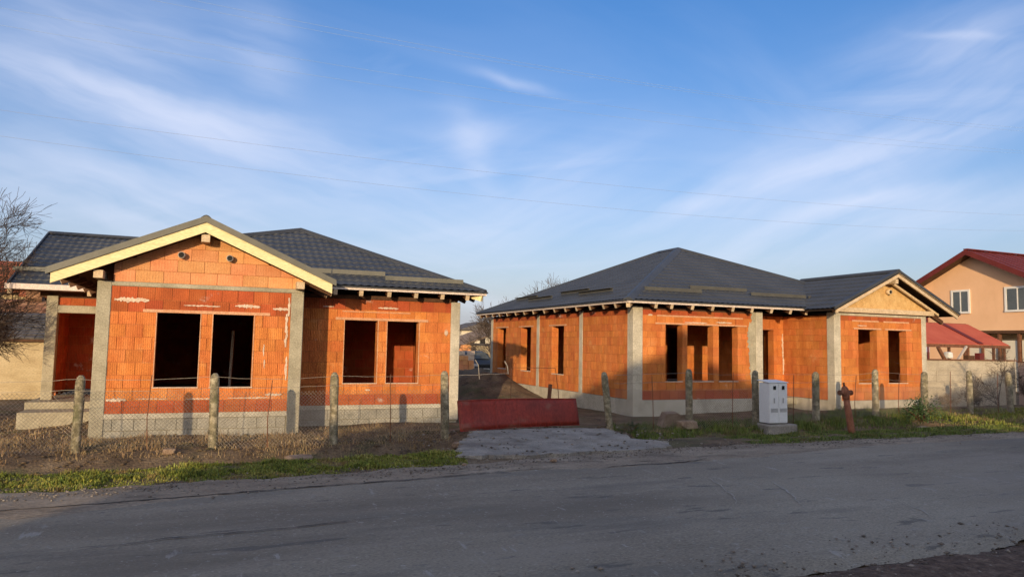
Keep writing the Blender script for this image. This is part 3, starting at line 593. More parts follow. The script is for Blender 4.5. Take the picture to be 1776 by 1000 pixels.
# eaves
rafter_tails(h1, [(2.5, 16.62), (3.09, 16.62), (3.75, 16.62), (4.40, 16.62), (5.06, 16.62), (5.7, 16.62)], (0, 1), 3.215)
rafter_tails(h1, [(6.12, 17.3+0.72*i) for i in range(6)], (-1, 0), 3.215)
mb = MB(); mb.bar((6.1, 16.66, 3.22), (5.5, 17.26, 3.45), 0.1, 0.15); mb.build('hip_rafter', M['yellow'], h1)
MB().box(2.35, 6.19, 16.59, 16.615, 3.285, 3.345).build('fascia', M['fascia'], h1)
MB().box(6.165, 6.19, 16.62, 28, 3.285, 3.345).build('fascia', M['fascia'], h1)
MB().box(2.3, 6.22, 16.555, 16.60, 3.34, 3.372).build('eave_strip', M['roof'], h1)
MB().box(-4.95, -2.9, 21.37, 21.42, 3.26, 3.40).build('fascia', M['fascia'], h1)
MB().box(-4.8, -2.9, 21.42, 21.9, 3.24, 3.27).build('soffit_boards', M['timber_dk'], h1)
rafter_tails(h1, [(-2.94, 15.95+0.9*i) for i in range(6)], (1, 0), 3.185, 0.3, 0.08, 0.09, k=0.44)
rafter_tails(h1, [(2.30, 15.85+0.7*i) for i in range(2)], (-1, 0), 3.12, 0.6, k=0.44)
rafter_tails(h1, [(-4.85, 21.43), (-3.1, 21.43)], (0, 1), 3.2, 0.5)
MB().box(-4.3, -2.18, 22.0, 22.15, 3.1, 3.60).build('wall_plate', M['timber_dk'], h1)
for a in ((2.5, 17.23, 3.77, 17.23), (3.72, 16.97, 5.70, 16.97), (0.5+1.2, 17.23, 2.48, 17.23)): snow_guard(h1, *a, fz1)
snow_guard(h1, -5.0, 22.25, -2.6, 22.25, lambda x, y: 3.38+0.44*(y-21.4))

# ------------------------------------------------------------------ right house
h2 = thing('unfinished_house', 'right unfinished brick bungalow with hipped grey roof and small timber-boarded gable', 'house', (15, 20, 0.2))
B = House(h2)
rows2 = [0.62, 0.87, 1.12, 1.37, 1.62, 1.87, 2.12, 2.37, 2.55, 2.75, 3.0, 3.15]
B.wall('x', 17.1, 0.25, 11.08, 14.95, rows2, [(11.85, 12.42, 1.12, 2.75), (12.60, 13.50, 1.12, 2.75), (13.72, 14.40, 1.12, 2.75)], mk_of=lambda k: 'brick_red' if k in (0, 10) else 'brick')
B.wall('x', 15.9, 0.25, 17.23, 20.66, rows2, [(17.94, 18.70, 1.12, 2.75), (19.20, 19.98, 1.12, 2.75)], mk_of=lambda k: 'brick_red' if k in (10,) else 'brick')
B.wall('y', 16.98, 0.25, 16.18, 17.95, rows2, mk='brick')
B.wall('x', 17.95, 0.25, 15.35, 16.98, rows2, [(15.7, 16.56, 0.62, 2.70)], mk='brick', vis=0.8)
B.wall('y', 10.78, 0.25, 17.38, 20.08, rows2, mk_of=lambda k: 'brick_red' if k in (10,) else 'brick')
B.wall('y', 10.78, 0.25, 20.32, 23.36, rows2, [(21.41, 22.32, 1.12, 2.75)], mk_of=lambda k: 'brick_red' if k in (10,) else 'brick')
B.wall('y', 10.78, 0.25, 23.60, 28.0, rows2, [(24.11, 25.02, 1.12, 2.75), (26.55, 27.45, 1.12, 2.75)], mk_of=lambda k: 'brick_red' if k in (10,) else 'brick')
B.wall('y', 15.1, 0.25, 17.38, 17.95, rows2, vis=0.01)
B.wall('y', 20.61, 0.25, 16.18, 28.0, rows2, vis=0.01, blen=0.62)
B.wall('x', 28.0, 0.25, 10.78, 20.86, rows2, vis=0.01, blen=0.62)
B.wall('x', 20.4, 0.15, 11.03, 20.6, rows2, [(14.2, 15.0, 0.62, 2.75), (18.9, 19.4, 0.62, 2.4)], vis=0.35)
B.wall('y', 13.25, 0.15, 20.55, 27.9, rows2, vis=0.01, blen=0.62)
B.finish()
B.col('x', 17.1, 0.30, 10.765, 11.08, 0.2, 3.24, 'column', 'concrete_lt')
B.col('x', 17.1, 0.28, 15.10, 15.36, 0.2, 3.24, 'column', 'concrete_lt')
B.col('x', 17.1, 0.25, 14.95, 15.10, 0.62, 3.24, 'mortar_patch', 'concrete', 0.004)
B.col('x', 15.9, 0.28, 16.97, 17.23, 0.3, 3.24, 'column', 'concrete_lt')
B.col('x', 15.9, 0.28, 20.66, 20.87, 0.3, 3.24, 'column', 'concrete_lt')
B.col('x', 15.9, 0.25, 17.23, 20.66, 3.15, 3.24, 'ring_beam', 'concrete_lt')
B.col('y', 10.78, 0.25, 20.08, 20.32, 0.2, 3.2, 'column', 'concrete_lt', 0.006)
B.col('y', 10.78, 0.25, 23.36, 23.60, 0.2, 3.2, 'column', 'concrete_lt', 0.006)
B.col('y', 10.78, 0.25, 28.0, 28.25, 0.2, 3.2, 'column', 'concrete_lt', 0.006)
mb = MB(); mb.box(11.08, 15.1, 17.12, 17.35, 3.15, 3.24); mb.box(10.8, 11.02, 17.4, 28, 3.15, 3.24); mb.box(15.35, 17.0, 17.97, 18.2, 3.15, 3.24); mb.build('wall_plate', M['timber_dk'], h2)
for x0, x1, y, z_ in ((11.5, 14.75, 17.085, 2.75), (11.55, 14.6, 17.088, 2.97), (17.75, 18.9, 15.885, 2.75), (19.05, 20.2, 15.885, 2.75), (17.7, 18.8, 15.888, 2.98), (19.0, 20.1, 15.888, 2.98)):
    MB().box(x0, x1, y, y+0.02, z_, z_+0.045).build('lintel', M['lintel'], h2)
for y0, y1 in ((21.2, 22.55), (23.9, 25.25), (26.3, 27.65)):
    MB().box(10.768, 10.79, y0, y1, 2.75, 2.80).build('lintel', M['lintel'], h2)
    MB().box(10.768, 10.90, y0+0.2, y1-0.25, 1.10, 1.13).build('sill_mortar', M['smear'], h2)
for a, b, y in ((11.83, 12.44, 17.08), (12.58, 13.52, 17.08), (13.70, 14.42, 17.08), (17.92, 18.72, 15.88), (19.18, 20.0, 15.88)):
    MB().box(a, b, y, y+0.16, 1.112, 1.132).build('sill_mortar', M['smear'], h2)
mb = MB(); mb.box(10.76, 15.36, 17.08, 17.4, -0.2, 0.615); mb.box(10.76, 11.0, 17.41, 28.25, -0.2, 0.612); mb.box(15.36, 16.95, 17.93, 18.2, -0.2, 0.614); mb.box(16.96, 17.3, 16.2, 17.92, -0.2, 0.613); mb.box(16.96, 20.88, 15.88, 16.19, -0.2, 0.616)
mb.build('plinth', M['concrete_lt'], h2)
MB().box(11.0, 20.6, 17.4, 28.0, 0.40, 0.60).build('floor_slab', M['concrete'], h2)
mb = MB(); mb.box(11.0, 15.3, 17.3, 28, 3.17, 3.22); mb.box(15.32, 20.7, 18.1, 28, 3.17, 3.22); mb.box(17.1, 20.7, 16.0, 18.08, 3.17, 3.22); mb.build('added_ceiling', M['ceil'], h2)  # added slab sealing the rooms against light from the open roof
# roof: hip + gable
AX, AY = 15.78, 22.0; XL, XR, YF, YB_ = 10.28, 21.28, 16.6, 28.7; AZ = 3.38+0.44*(AX-XL)-0.06; RY = 23.2
fz2 = lambda x, y: 3.38+(AZ-3.38)/(AY-YF)*(y-YF)
roof_plane(h2, [(XL,YF,3.38), (XR,YF,3.38), (AX,AY,AZ)], (XL,YF,3.38), (1,0,0), (0,AY-YF,AZ-3.38), XR-XL, 6.2)
roof_plane(h2, [(XL,YB_,3.38), (XL,YF,3.38), (AX,AY,AZ), (AX,RY,AZ)], (XL,YF,3.38), (0,1,0), (AX-XL,0,AZ-3.38), YB_-YF, 6.2)
roof_plane(h2, [(XR,YB_,3.38), (XR,YF,3.38), (AX,AY,AZ), (AX,RY,AZ)], (XR,YF,3.38), (0,1,0), (AX-XR,0,AZ-3.38), YB_-YF, 6.2, False)
roof_plane(h2, [(XL,YB_,3.38), (XR,YB_,3.38), (AX,RY,AZ)], (XL,YB_,3.38), (1,0,0), (0,RY-YB_,AZ-3.38), XR-XL, 6.2, False)
GX2, GZ2, K2 = 19.09, 4.52, 0.46
gable_roof(h2, GX2, GZ2, 16.46, 21.75, 15.4, 19.3, K2)
for xt in (16.46, 21.75): verge(h2, GX2, GZ2, xt, 15.4, K2, 'timber', 0.07, 0.15, 'roof')
ridge_cap(h2, (XL,YF,3.36), (AX,AY,AZ), 0.17); ridge_cap(h2, (XR,YF,3.36), (AX,AY,AZ)); ridge_cap(h2, (AX,AY,AZ), (AX,RY,AZ)); ridge_cap(h2, (XL,YB_,3.36), (AX,RY,AZ))
c0 = GZ2-0.22
MB().prism([(17.15,15.93,3.25), (20.95,15.93,3.25), (20.95,15.93,c0-K2*1.86), (GX2,15.93,c0), (17.15,15.93,c0-K2*1.94)], (0,0.03,0)).build('gable_board', M['osb'], h2)
MB().box(16.9, 21.05, 15.74, 15.90, 3.245, 3.385).build('tie_beam', M['timber'], h2)
for s_ in (-1, 1):
    xt = GX2+s_*2.2; mb = MB(); mb.bar((GX2, 15.80, GZ2-0.23), (xt, 15.80, GZ2-0.23-K2*2.2), 0.08, 0.07); mb.build('gable_rafter', M['timber'], h2)
MB().box(GX2-0.06, GX2+0.06, 15.46, 16.1, GZ2-0.36, GZ2-0.22).build('purlin', M['timber'], h2)
p = MB().tube([(19.22, 15.96, 3.93), (19.20, 15.78, 3.93)], 0.075, 14); o = p.build('vent_pipe', M['timber'], h2, True)
MB().tube([(19.20, 15.782, 3.93), (19.20, 15.775, 3.93)], 0.05, 12).build('vent_opening', M['black'], o)
rafter_tails(h2, [(x, 16.62) for x in (11.20, 11.72, 12.42, 13.12, 13.84, 14.54, 15.27, 16.0, 16.63)], (0, 1), 3.225, 1.0)
rafter_tails(h2, [(10.31, y) for y in (17.3, 17.97, 18.77, 19.64, 20.4, 21.2, 22.0, 22.9, 23.7, 24.5, 25.35, 26.14, 26.87, 27.6, 28.3)], (1, 0), 3.225, 1.0)
mb = MB(); mb.bar((10.33, 16.66, 3.23), (10.9, 17.23, 3.45), 0.11, 0.13); mb.build('hip_rafter', M['timber'], h2)
MB().box(10.29, 16.7, 16.59, 16.612, 3.288, 3.345).build('fascia', M['fascia'], h2)
MB().box(10.27, 10.292, 16.59, 28.7, 3.288, 3.345).build('fascia', M['fascia'], h2)
MB().box(10.22, 16.8, 16.55, 16.59, 3.345, 3.374).build('eave_strip', M['roof'], h2)
MB().box(10.22, 10.26, 16.6, 28.7, 3.345, 3.374).build('eave_strip', M['roof'], h2)
rafter_tails(h2, [(21.6, 15.9)], (-1, 0), 3.05, 0.7, k=0.46)
for a in ((11.25, 17.27, 13.24, 17.27), (13.07, 17.6, 15.19, 17.6), (15.1, 17.3, 17.3, 17.3), (17.35, 17.25, 18.0, 17.25)): snow_guard(h2, *a, fz2, 'guard_dk')
fs2 = lambda x, y: 3.38+(AZ-3.38)/(AX-XL)*(x-XL)
for a in ((11.05, 18.7, 11.05, 20.9), (11.35, 20.7, 11.35, 22.8), (11.05, 22.9, 11.05, 25.0), (11.35, 24.8, 11.35, 26.9)): snow_guard(h2, *a, fs2, 'guard_dk')

# mortar smears: irregular thin splashes
def smears(t, spots):
    for k, (x, y, z_, w, h_) in enumerate(spots):
        n = 22; top = []; bot = []
        for i in range(n+1):
            s_ = i/n; env = math.sin(math.pi*min(1, max(0.04, s_)))**0.4
            top.append((x+w*s_, y, z_+h_*(0.35+0.65*random.random())*env)); bot.append((x+w*s_, y, z_-h_*(0.2+0.8*random.random())*env))
        mb = MB(); vs = top+bot; n1 = n+1
        fr = [(i, i+1, n1+i+1, n1+i) for i in range(n)]; mb.add(vs, fr); mb.add([(a, b+0.004, c) for a, b, c in vs], [tuple(reversed(f)) for f in fr])
        mb.build('mortar_smear', M['smear'], t)
smears(h1, [(-1.86,15.888,2.83,0.62,0.07), (-0.62,15.888,2.76,0.7,0.02), (0.35,15.888,2.78,0.5,0.05), (1.1,15.888,2.75,0.36,0.04), (-1.9,15.888,0.87,0.35,0.05), (-1.4,15.888,0.885,0.6,0.015), (-0.5,15.888,0.875,0.6,0.025), (0.3,15.888,0.885,0.9,0.02), (1.02,15.888,0.95,0.35,0.04),
    (3.6,17.088,2.91,0.5,0.03), (2.3,17.088,2.9,0.25,0.02), (5.28,17.088,2.35,0.09,0.11), (3.35,17.088,0.95,0.12,0.03)])
def vsmear(t, x, y, z0, z1, w, mk='smear', seed=0):
    r = random.Random(seed); n = int((z1-z0)/0.045); L_ = []; R_ = []; c = 0
    for i in range(n+1):
        e = math.sin(math.pi*max(0.03, min(0.97, i/n)))**0.35; c += r.uniform(-.25, .25); c *= 0.8
        L_.append((x-w*e*(0.3+0.7*r.random())+c*w, y, z0+(z1-z0)*i/n)); R_.append((x+w*e*(0.2+0.5*r.random())+c*w, y, z0+(z1-z0)*i/n))
    vs = L_+R_; n1 = n+1; mb = MB(); fr = [(i, n1+i, n1+i+1, i+1) for i in range(n)]; mb.add(vs, fr); mb.add([(a_, b_+0.004, c_) for a_, b_, c_ in vs], [tuple(reversed(f)) for f in fr]); mb.build('mortar_smear', M[mk], t)
for k_, (x_, z0_, z1_, w_) in enumerate([(1.42, 1.25, 1.75, .035), (1.40, 1.95, 2.65, .05), (1.43, 2.6, 3.0, .04), (0.96, 1.75, 2.0, .02), (0.98, 1.5, 1.68, .022)]): vsmear(h1, x_, 15.886, z0_, z1_, w_, 'smear', k_)
for k_, (x_, z0_, z1_, w_) in enumerate([(14.93, 0.9, 3.1, .10), (14.86, 1.7, 2.9, .10)]): vsmear(h2, x_, 17.086-0.001*k_, z0_, z1_, w_, 'concrete', 20+k_)
vsmear(h2, 16.94, 17.936, 1.3, 2.6, .06, 'smear', 33)
smears(h2, [(11.25,17.088,3.0,0.15,0.04), (12.5,17.088,2.82,0.8,0.03), (13.6,17.088,2.85,0.6,0.03), (17.9,15.888,2.86,0.4,0.02)])

# ------------------------------------------------------------------ fence along the street
random.seed(21)
def rough_post(x, y, z0, z1, w=0.155, lean=(0, 0), parent=None):
    mb = MB(); n = 8; lv = [0, .12, .25, .4, .55, .7, .82, .93, .975, 1.0]; sc = [1, 1, .99, 1, .98, .99, .98, .95, .78, .38]; H_ = z1-z0
    for l, s_ in zip(lv, sc):
        for k in range(n):
            t = 2*math.pi*(k+0.5)/n; r = w/2*s_*(1.12 if k % 2 else 1.12); cx = r*math.cos(t); cy = r*math.sin(t)
            mx_ = w/2*s_*0.97; cx = max(-mx_, min(mx_, cx*1.12)); cy = max(-mx_, min(mx_, cy*1.12))
            mb.v.append((x+cx+lean[0]*l+random.uniform(-.005,.005), y+cy+lean[1]*l+random.uniform(-.005,.005), z0+H_*l))
    for i in range(len(lv)-1):
        for k in range(n): mb.f.append((i*n+k, i*n+(k+1) % n, (i+1)*n+(k+1) % n, (i+1)*n+k))
    mb.f.append(tuple((len(lv)-1)*n+k for k in range(n)))
    return mb.build('concrete_post', M['post'], parent, True)
FY = 13.3
POSTL = [(-4.05, 1.44), (-1.98, 1.47), (0.05, 1.51), (2.07, 1.53), (4.18, 1.56)]
POSTR = [(7.86, 1.55), (9.84, 1.62), (11.71, 1.60), (13.57, 1.57), (15.56, 1.64), (17.33, 1.58), (19.12, 1.62), (20.8, 1.58)]
def strand(a, b, sag, r=0.0035, n=12, jit=0.006):
    a = Vector(a); b = Vector(b); pts = []
    for i in range(n+1):
        t = i/n; p = a.lerp(b, t); p.z -= sag*4*t*(1-t); p.z += random.uniform(-jit, jit); p.y += random.uniform(-jit, jit); pts.append(p)
    return pts
def chain_link(x0, x1, ztop, parent, r=0.0024, pitch=0.062):
    mb = MB(); L = x1-x0; zb0 = lambda x: float(gz(x, FY))+0.02
    phase = random.random()*6; ph2 = random.random()*6
    def pos(x, z):
        t = (x-x0)/L
        zz = z-0.035*math.sin(math.pi*t)*(0.6+0.4*math.sin(phase)) 
        return Vector((x+0.012*math.sin(z*9+phase), FY-0.075+0.025*math.sin(x*3.1+ph2)*math.sin(z*4+phase), zz))
    zb = zb0((x0+x1)/2); Hh = ztop-zb; nr = int(Hh/pitch*2)
    for s_ in (1, -1):
        nst = int(L/pitch)+int(Hh/pitch)+2
        for k in range(nst):
            xs_ = x0+k*pitch-(Hh if s_ == 1 else 0); pts = []
            for j in range(nr+1):
                z_ = zb+Hh*j/nr; x = xs_+s_*(z_-zb) if s_ == 1 else x0+k*pitch-(z_-zb)
                if x0 <= x <= x1: pts.append(pos(x, z_))
            if len(pts) > 1: mb.tube(pts[::2] if len(pts) > 4 and len(pts) % 2 else pts, r, 3, False)
    o = mb.build('chain_link_mesh', M['wire'], parent); o['kind'] = 'stuff'
def fence(name_label, posts, mesh_top, leans, cat_loc):
    t = thing('wire_fence', name_label, 'fence', cat_loc)
    for (x, z1), ln in zip(posts, leans): rough_post(x, FY, float(gz(x, FY))-0.25, z1, 0.15+random.uniform(-.01,.015), ln, t)
    for (xa, za), (xb, zb) in zip(posts[:-1], posts[1:]):
        for dz, sg in ((0.06, 0.03), (0.24, 0.02)):
            q = strand((xa, FY-0.085, za-dz), (xb, FY-0.085, zb-dz+random.uniform(-.02,.02)), sg*random.uniform(0.2, 1.6)); MB().tube(q, 0.0042, 4, False).build('wire_strand', M['wire'], t)
        chain_link(xa+0.02, xb-0.02, mesh_top, t)
        xm = (xa+xb)/2+random.uniform(-.2,.2); zt = min(za, zb)+random.uniform(-0.12, 0.02); MB().tube([(xm, FY-0.09, float(gz(xm, FY))-0.05), (xm+random.uniform(-.04,.04), FY-0.09, (zt+0.1)/2), (xm+random.uniform(-.05,.05), FY-0.09, zt)], 0.008, 5).build('steel_rod', M['rust'], t)
    return t
fl = fence('wire mesh fence on concrete posts in front of the left house', POSTL, 1.22, [(0,0), (0.02,0), (-0.02,0), (-0.03,0), (-0.05,0)], (0, FY, 0.2))
fr = fence('wire mesh fence on mossy concrete posts before the right house and grey wall', POSTR, 1.20, [(-0.20,0), (0,0), (0,0), (0,0), (0,0), (0.02,0), (-0.03,0), (-0.08,0)], (14, FY, 0.3))
# loose strand and stubs across the gateway
t = thing('loose_wire', 'loose wire strand stretched from the gate post across the open gateway', 'wire', (4.2, FY, 1.4))
MB().tube(strand((4.2, FY-.05, 1.48), (5.44, FY, 1.52), 0.01, n=14), 0.006, 4).build('wire_strand', M['wire'], t)
MB().tube([(5.38, FY, 1.76), (5.44, FY, 1.66), (5.46, FY, 1.50)], 0.014, 5).build('wire_end', M['wire'], t)
MB().tube([(4.76, FY+.02, 1.78), (4.82, FY, 1.68), (4.85, FY, 1.40)], 0.010, 5).build('wire_end', M['wire'], t)
tag(MB().tube([(5.9, 14.2, 0.2), (5.9, 14.2, 1.60), (6.9, 14.1, 1.60), (6.98, 14.1, 1.1), (7.05, 14.1, 0.2)], 0.008, 5).build('bent_rod', M['rust'], None), 'thin bent steel rod frame standing behind the red gate sheet', 'rod')
tag(MB().bar((6.52, 13.75, 0.2), (6.62, 13.75, 1.27), 0.07, 0.06).build('wooden_stake', M['rust'], None), 'short dark wooden stake leaning behind the red gate sheet', 'stake')

# ------------------------------------------------------------------ red gate sheet
M['redpaint'] = mat('faded_red_paint', [(0.3, (0.17,0.024,0.015)), (0.55, (0.25,0.032,0.020)), (0.75, (0.27,0.055,0.035))], 1.4, 0.5, 0.15, 25, stretch=(1,1,0.5), patch=[((0.20,0.09,0.06), 1.6, 0.54, 0.68, 0.6, (1,1,2))])
def gate():
    A0 = Vector((4.40, 13.02, 0.43)); A1 = Vector((7.22, 13.55, 0.43)); mb = MB(); nx, nz = 29, 7; Vv = []
    n = Vector((-(A1-A0).y, (A1-A0).x, 0)).normalized()
    for off in (0, 0.006):
        for j in range(nz):
            for i in range(nx):
                s_ = i/(nx-1); h = 0.56*j/(nz-1); p = A0.lerp(A1, s_); hh = h*(1-0.06*s_)
                b = 0.035*math.sin(s_*5+1)*math.sin(h*5)+0.012*math.sin(s_*17)*h
                q = p+Vector((0, 0, hh+0.02*math.sin(s_*3.3)))+n*(0.14*h/0.56+b+off); Vv.append(tuple(q))
    N_ = nx*nz; f = []
    for o in (0, N_):
        for j in range(nz-1):
            for i in range(nx-1): f.append((o+j*nx+i, o+j*nx+i+1, o+(j+1)*nx+i+1, o+(j+1)*nx+i))
    for i in range(nx-1): f.append((i, i+1, N_+i+1, N_+i)); a = (nz-1)*nx+i; f.append((a, a+1, N_+a+1, N_+a))
    for j in range(nz-1): f.append((j*nx, (j+1)*nx, N_+(j+1)*nx, N_+j*nx)); a = j*nx+nx-1; f.append((a, a+nx, N_+a+nx, N_+a))
    t = thing('gate_sheet', 'low dented red metal sheet closing the gateway between the two houses', 'gate', (5.8, 13.3, 0.42))
    mb.add(Vv, f); fixn(mb.build('metal_sheet', M['redpaint'], t, True))
    for i in range(3, nx-1, 5):
        MB().tube([Vector(Vv[i])+Vector((0,-0.006,0.01)), Vector(Vv[(nz-1)*nx+i])+Vector((0,-0.006,-0.01))], 0.0045, 5).build('rib', M['redpaint'], t)
    top = [Vector(Vv[(nz-1)*nx+i]) for i in range(nx)]; MB().tube([p+Vector((0,0.004,0.004)) for p in top], 0.012, 6).build('top_rail', M['redpaint'], t)
    bot = [Vector(Vv[i]) for i in range(nx)]; MB().tube([p+Vector((0,0.01,0.0)) for p in bot], 0.012, 6).build('bottom_rail', M['redpaint'], t)
    for i in (0, 14, nx-1):
        MB().tube([Vector(Vv[N_+i])+Vector((0,0.012,0)), Vector(Vv[N_+(nz-1)*nx+i])+Vector((0,0.012,0))], 0.013, 6).build('brace', M['redpaint'], t)
gate()

# ------------------------------------------------------------------ meter cabinet
M['cab'] = mat('grey_polyester', [(0.3, (0.62,0.63,0.63)), (0.7, (0.70,0.71,0.71))], 2, 0.5, 0.03, 30, fine=0.05, patch=[((0.48,0.45,0.40), 3, 0.56, 0.75, 0.4, (1,1,0.4))])
M['cabdk'] = mat('grey_vent', [(0.3, (0.26,0.265,0.27)), (0.7, (0.30,0.305,0.31))], 2, 0.6, 0.03, 30)
M['glass'] = mat('dark_glass', [(0.3, (0.010,0.012,0.014)), (0.7, (0.02,0.022,0.025))], 2, 0.12, 0, 30, spec=0.6)
t = thing('meter_cabinet', 'pale grey utility meter cabinet with two small dark windows on a concrete base', 'cabinet', (11.75, 12.75, 0.4))
o = MB().box(11.49, 12.00, 12.60, 12.93, 0.45, 1.345).build('cabinet_body', M['cab'], t); bv = o.modifiers.new('b', 'BEVEL'); bv.width = 0.012; bv.segments = 2
mb = MB(); mb.prism([(11.465,12.575,1.345), (12.025,12.575,1.345), (12.025,12.96,1.385), (11.465,12.96,1.385)], (0,0,0.018)); mb.build('cabinet_roof', M['cab'], t)
for x in (11.50, 11.755):
    d = MB().box(x, x+0.235, 12.585, 12.60, 0.47, 1.33).build('cabinet_door', M['cab'], t)
    wx = x+0.085 if x < 11.6 else x+0.075
    MB().box(wx-0.012, wx+0.088, 12.578, 12.586, 1.185, 1.295).build('window_frame', M['cab'], d)
    MB().box(wx, wx+0.076, 12.574, 12.579, 1.197, 1.283).build('window_pane', M['glass'], d)
    mb = MB(); mb.box(x+0.10, x+0.118, 12.565, 12.586, 0.90, 1.01); mb.build('handle', M['cabdk'], d)
    for i in range(4): MB().box(x+0.02, x+0.215, 12.578, 12.586, 0.700+0.022*i, 0.712+0.022*i).build('vent_slat', M['cabdk'], d)
mb = MB(); mb.prism([(11.40,12.50,0.05), (12.22,12.50,0.05), (12.12,13.0,0.05), (11.44,13.0,0.05)], (0,0,0.38)); o = mb.build('cabinet_base', M['drive'], t); o.modifiers.new('b', 'BEVEL').width = 0.03

# ------------------------------------------------------------------ rusty standpipe
t = thing('standpipe', 'rusty red leaning street hydrant pipe with two side outlets on the grass verge', 'hydrant', (12.0, 10.8, 0.4))
M['hyd'] = mat('rusty_red_paint', [(0.25, (0.11,0.045,0.028)), (0.5, (0.24,0.092,0.05)), (0.75, (0.33,0.145,0.085))], 6, 0.85, 0.5, 40, patch=[((0.36,0.17,0.11), 4, 0.55, 0.68, 0.5, (1,1,0.5))])
b0 = Vector((11.97, 10.78, 0.30)); tp = Vector((11.76, 10.78, 1.36)); ax_ = (tp-b0)
MB().tube([b0, b0+ax_*0.3, b0+ax_*0.82], [0.078, 0.070, 0.060], 14).build('pipe', M['hyd'], t, True)
MB().tube([b0+ax_*0.06, b0+ax_*0.10], [0.092, 0.092], 14).build('flange', M['hyd'], t)
MB().tube([b0+ax_*0.78, b0+ax_*0.84, b0+ax_*0.95, b0+ax_*1.0, b0+ax_*1.03], [0.066, 0.074, 0.074, 0.055, 0.02], 14).build('head', M['hyd'], t, True)
c_ = b0+ax_*0.90
for s_ in (-1, 1):
    o = MB().tube([c_+Vector((s_*0.06,0,0)), c_+Vector((s_*0.13,0,0))], 0.042, 10).build('outlet', M['hyd'], t)
    MB().tube([c_+Vector((s_*0.13,0,0)), c_+Vector((s_*0.165,0,0))], 0.054, 8).build('outlet_cap', M['rust'], o)
MB().tube([b0+ax_*1.02, b0+ax_*1.09], 0.022, 6).build('spindle', M['rust'], t)

# ------------------------------------------------------------------ rubble and small debris
def rock(c, r, m, name='rubble', sq=(1,1,1), seed=0, parent=None):
    bm = bmesh.new(); bmesh.ops.create_icosphere(bm, subdivisions=2, radius=1.0); rr = random.Random(seed)
    for v in bm.verts:
        d = v.co.copy(); k = 1+rr.uniform(-.16,.16); v.co = Vector((max(-.75, min(.75, d.x*k))*r*sq[0], max(-.75, min(.75, d.y*k))*r*sq[1], max(-.7, min(.7, d.z*k))*r*sq[2]))
    vs = [tuple(v.co+Vector(c)) for v in bm.verts]; fs = [tuple(v.index for v in f.verts) for f in bm.faces]; bm.free()
    mb = MB(); mb.add(vs, fs); return mb.build(name, m, parent)
M['rub'] = mat('broken_masonry', [(0.25, (0.16,0.10,0.07)), (0.5, (0.27,0.19,0.13)), (0.75, (0.36,0.28,0.21))], 5, 0.95, 0.7, 40, detail=9)
mb = MB(); zr_ = 0.33
mb.prism([(9.20,13.42,zr_), (9.30,13.36,zr_+.30), (9.62,13.38,zr_+.31), (9.80,13.42,zr_+.18), (10.0,13.44,zr_+.12), (10.02,13.42,zr_)], (0.05,0.28,0.02)); o = mb.build('rubble_slab', M['rub'], None); fixn(o)
tag(o, 'broken slab of plaster and brick lying between the two fence posts right of the gateway', 'rubble')
tag(rock((9.72, 13.2, 0.40), 0.20, M['rub'], 'rubble', (1.6, 0.8, 0.7), 5), 'smaller broken lump in front of the broken slab by the fence', 'rubble')
tag(rock((1.35, 12.2, 0.14), 0.19, M['rub'], 'brick_rubble', (1.5, 1.1, 0.7), 8), 'small low lump of rubble on the ditch edge before the left house', 'rubble')
for i, (x, y, s_) in enumerate([(-0.75, 11.9, .12), (-0.6, 12.9, .10), (3.95, 12.2, .13), (4.12, 12.35, .10), (3.85, 12.45, .09), (16.1, 12.4, .15), (15.6, 12.3, .12), (4.45, 9.1, .045), (5.2, 9.0, .03), (3.1, 9.0, .03), (7.2, 9.2, .04)]):
    o = rock((x, y, float(gz(x, y))+s_*0.35+(0.06 if y < 9.5 else 0)), s_, M['rub'] if i % 2 else M['post'], 'stone', (1.3, 1, 0.7), 40+i)
    tag(o, ['flat stone in the shaded ditch left', 'stone at the weeds near the second post', 'larger stone at the driveway corner', 'stone beside the driveway corner', 'small stone behind the driveway corner', 'stone in the right-hand ditch', 'smaller stone in the right-hand ditch', 'pebble at the asphalt edge before the driveway', 'tiny pebble on the asphalt before the driveway', 'tiny pebble left of the driveway on the asphalt edge', 'pebble on the road edge right of the driveway'][i], 'stone', 'loose stones')

def crumbs(name, label, n, sampler, r0, r1, m, seed, zf):
    g = np.random.default_rng(seed); x, y = sampler(g, n); n = len(x); r = r0+(r1-r0)*g.random(n)**3; z = zf(x, y)+r*0.3
    D = np.array([(1,0,0),(0,1,0),(-1,0,0),(0,-1,0),(0,0,.7),(0,0,-.7)], float); a = g.random(n)*6.28; ca, sa = np.cos(a), np.sin(a)
    k = 0.6+0.6*g.random((n, 6)); P_ = D[None]*k[:, :, None]*r[:, None, None]*np.array([1.3, 0.9, 0.8]); X = P_[..., 0]*ca[:, None]-P_[..., 1]*sa[:, None]; Y = P_[..., 0]*sa[:, None]+P_[..., 1]*ca[:, None]
    V = np.stack([X+x[:, None], Y+y[:, None], P_[..., 2]+z[:, None]], -1).reshape(-1, 3); F_ = np.array([(0,1,4),(1,2,4),(2,3,4),(3,0,4),(1,0,5),(2,1,5),(3,2,5),(0,3,5)])
    T = (np.arange(n)[:, None, None]*6+F_[None]).reshape(-1, 3).astype(np.int32)
    me = bpy.data.meshes.new(name); me.vertices.add(len(V)); me.vertices.foreach_set('co', V.ravel()); me.loops.add(T.size); me.loops.foreach_set('vertex_index', T.ravel()); me.polygons.add(len(T))
    me.polygons.foreach_set('loop_start', np.arange(len(T), dtype=np.int32)*3); me.polygons.foreach_set('loop_total', np.full(len(T), 3, np.int32)); me.update(); me.materials.append(m)
    o = bpy.data.objects.new(name, me); C.objects.link(o); o['kind'] = 'stuff'; WPOS[o.name] = Vector((0,0,0)); return tag(o, label, 'gravel')
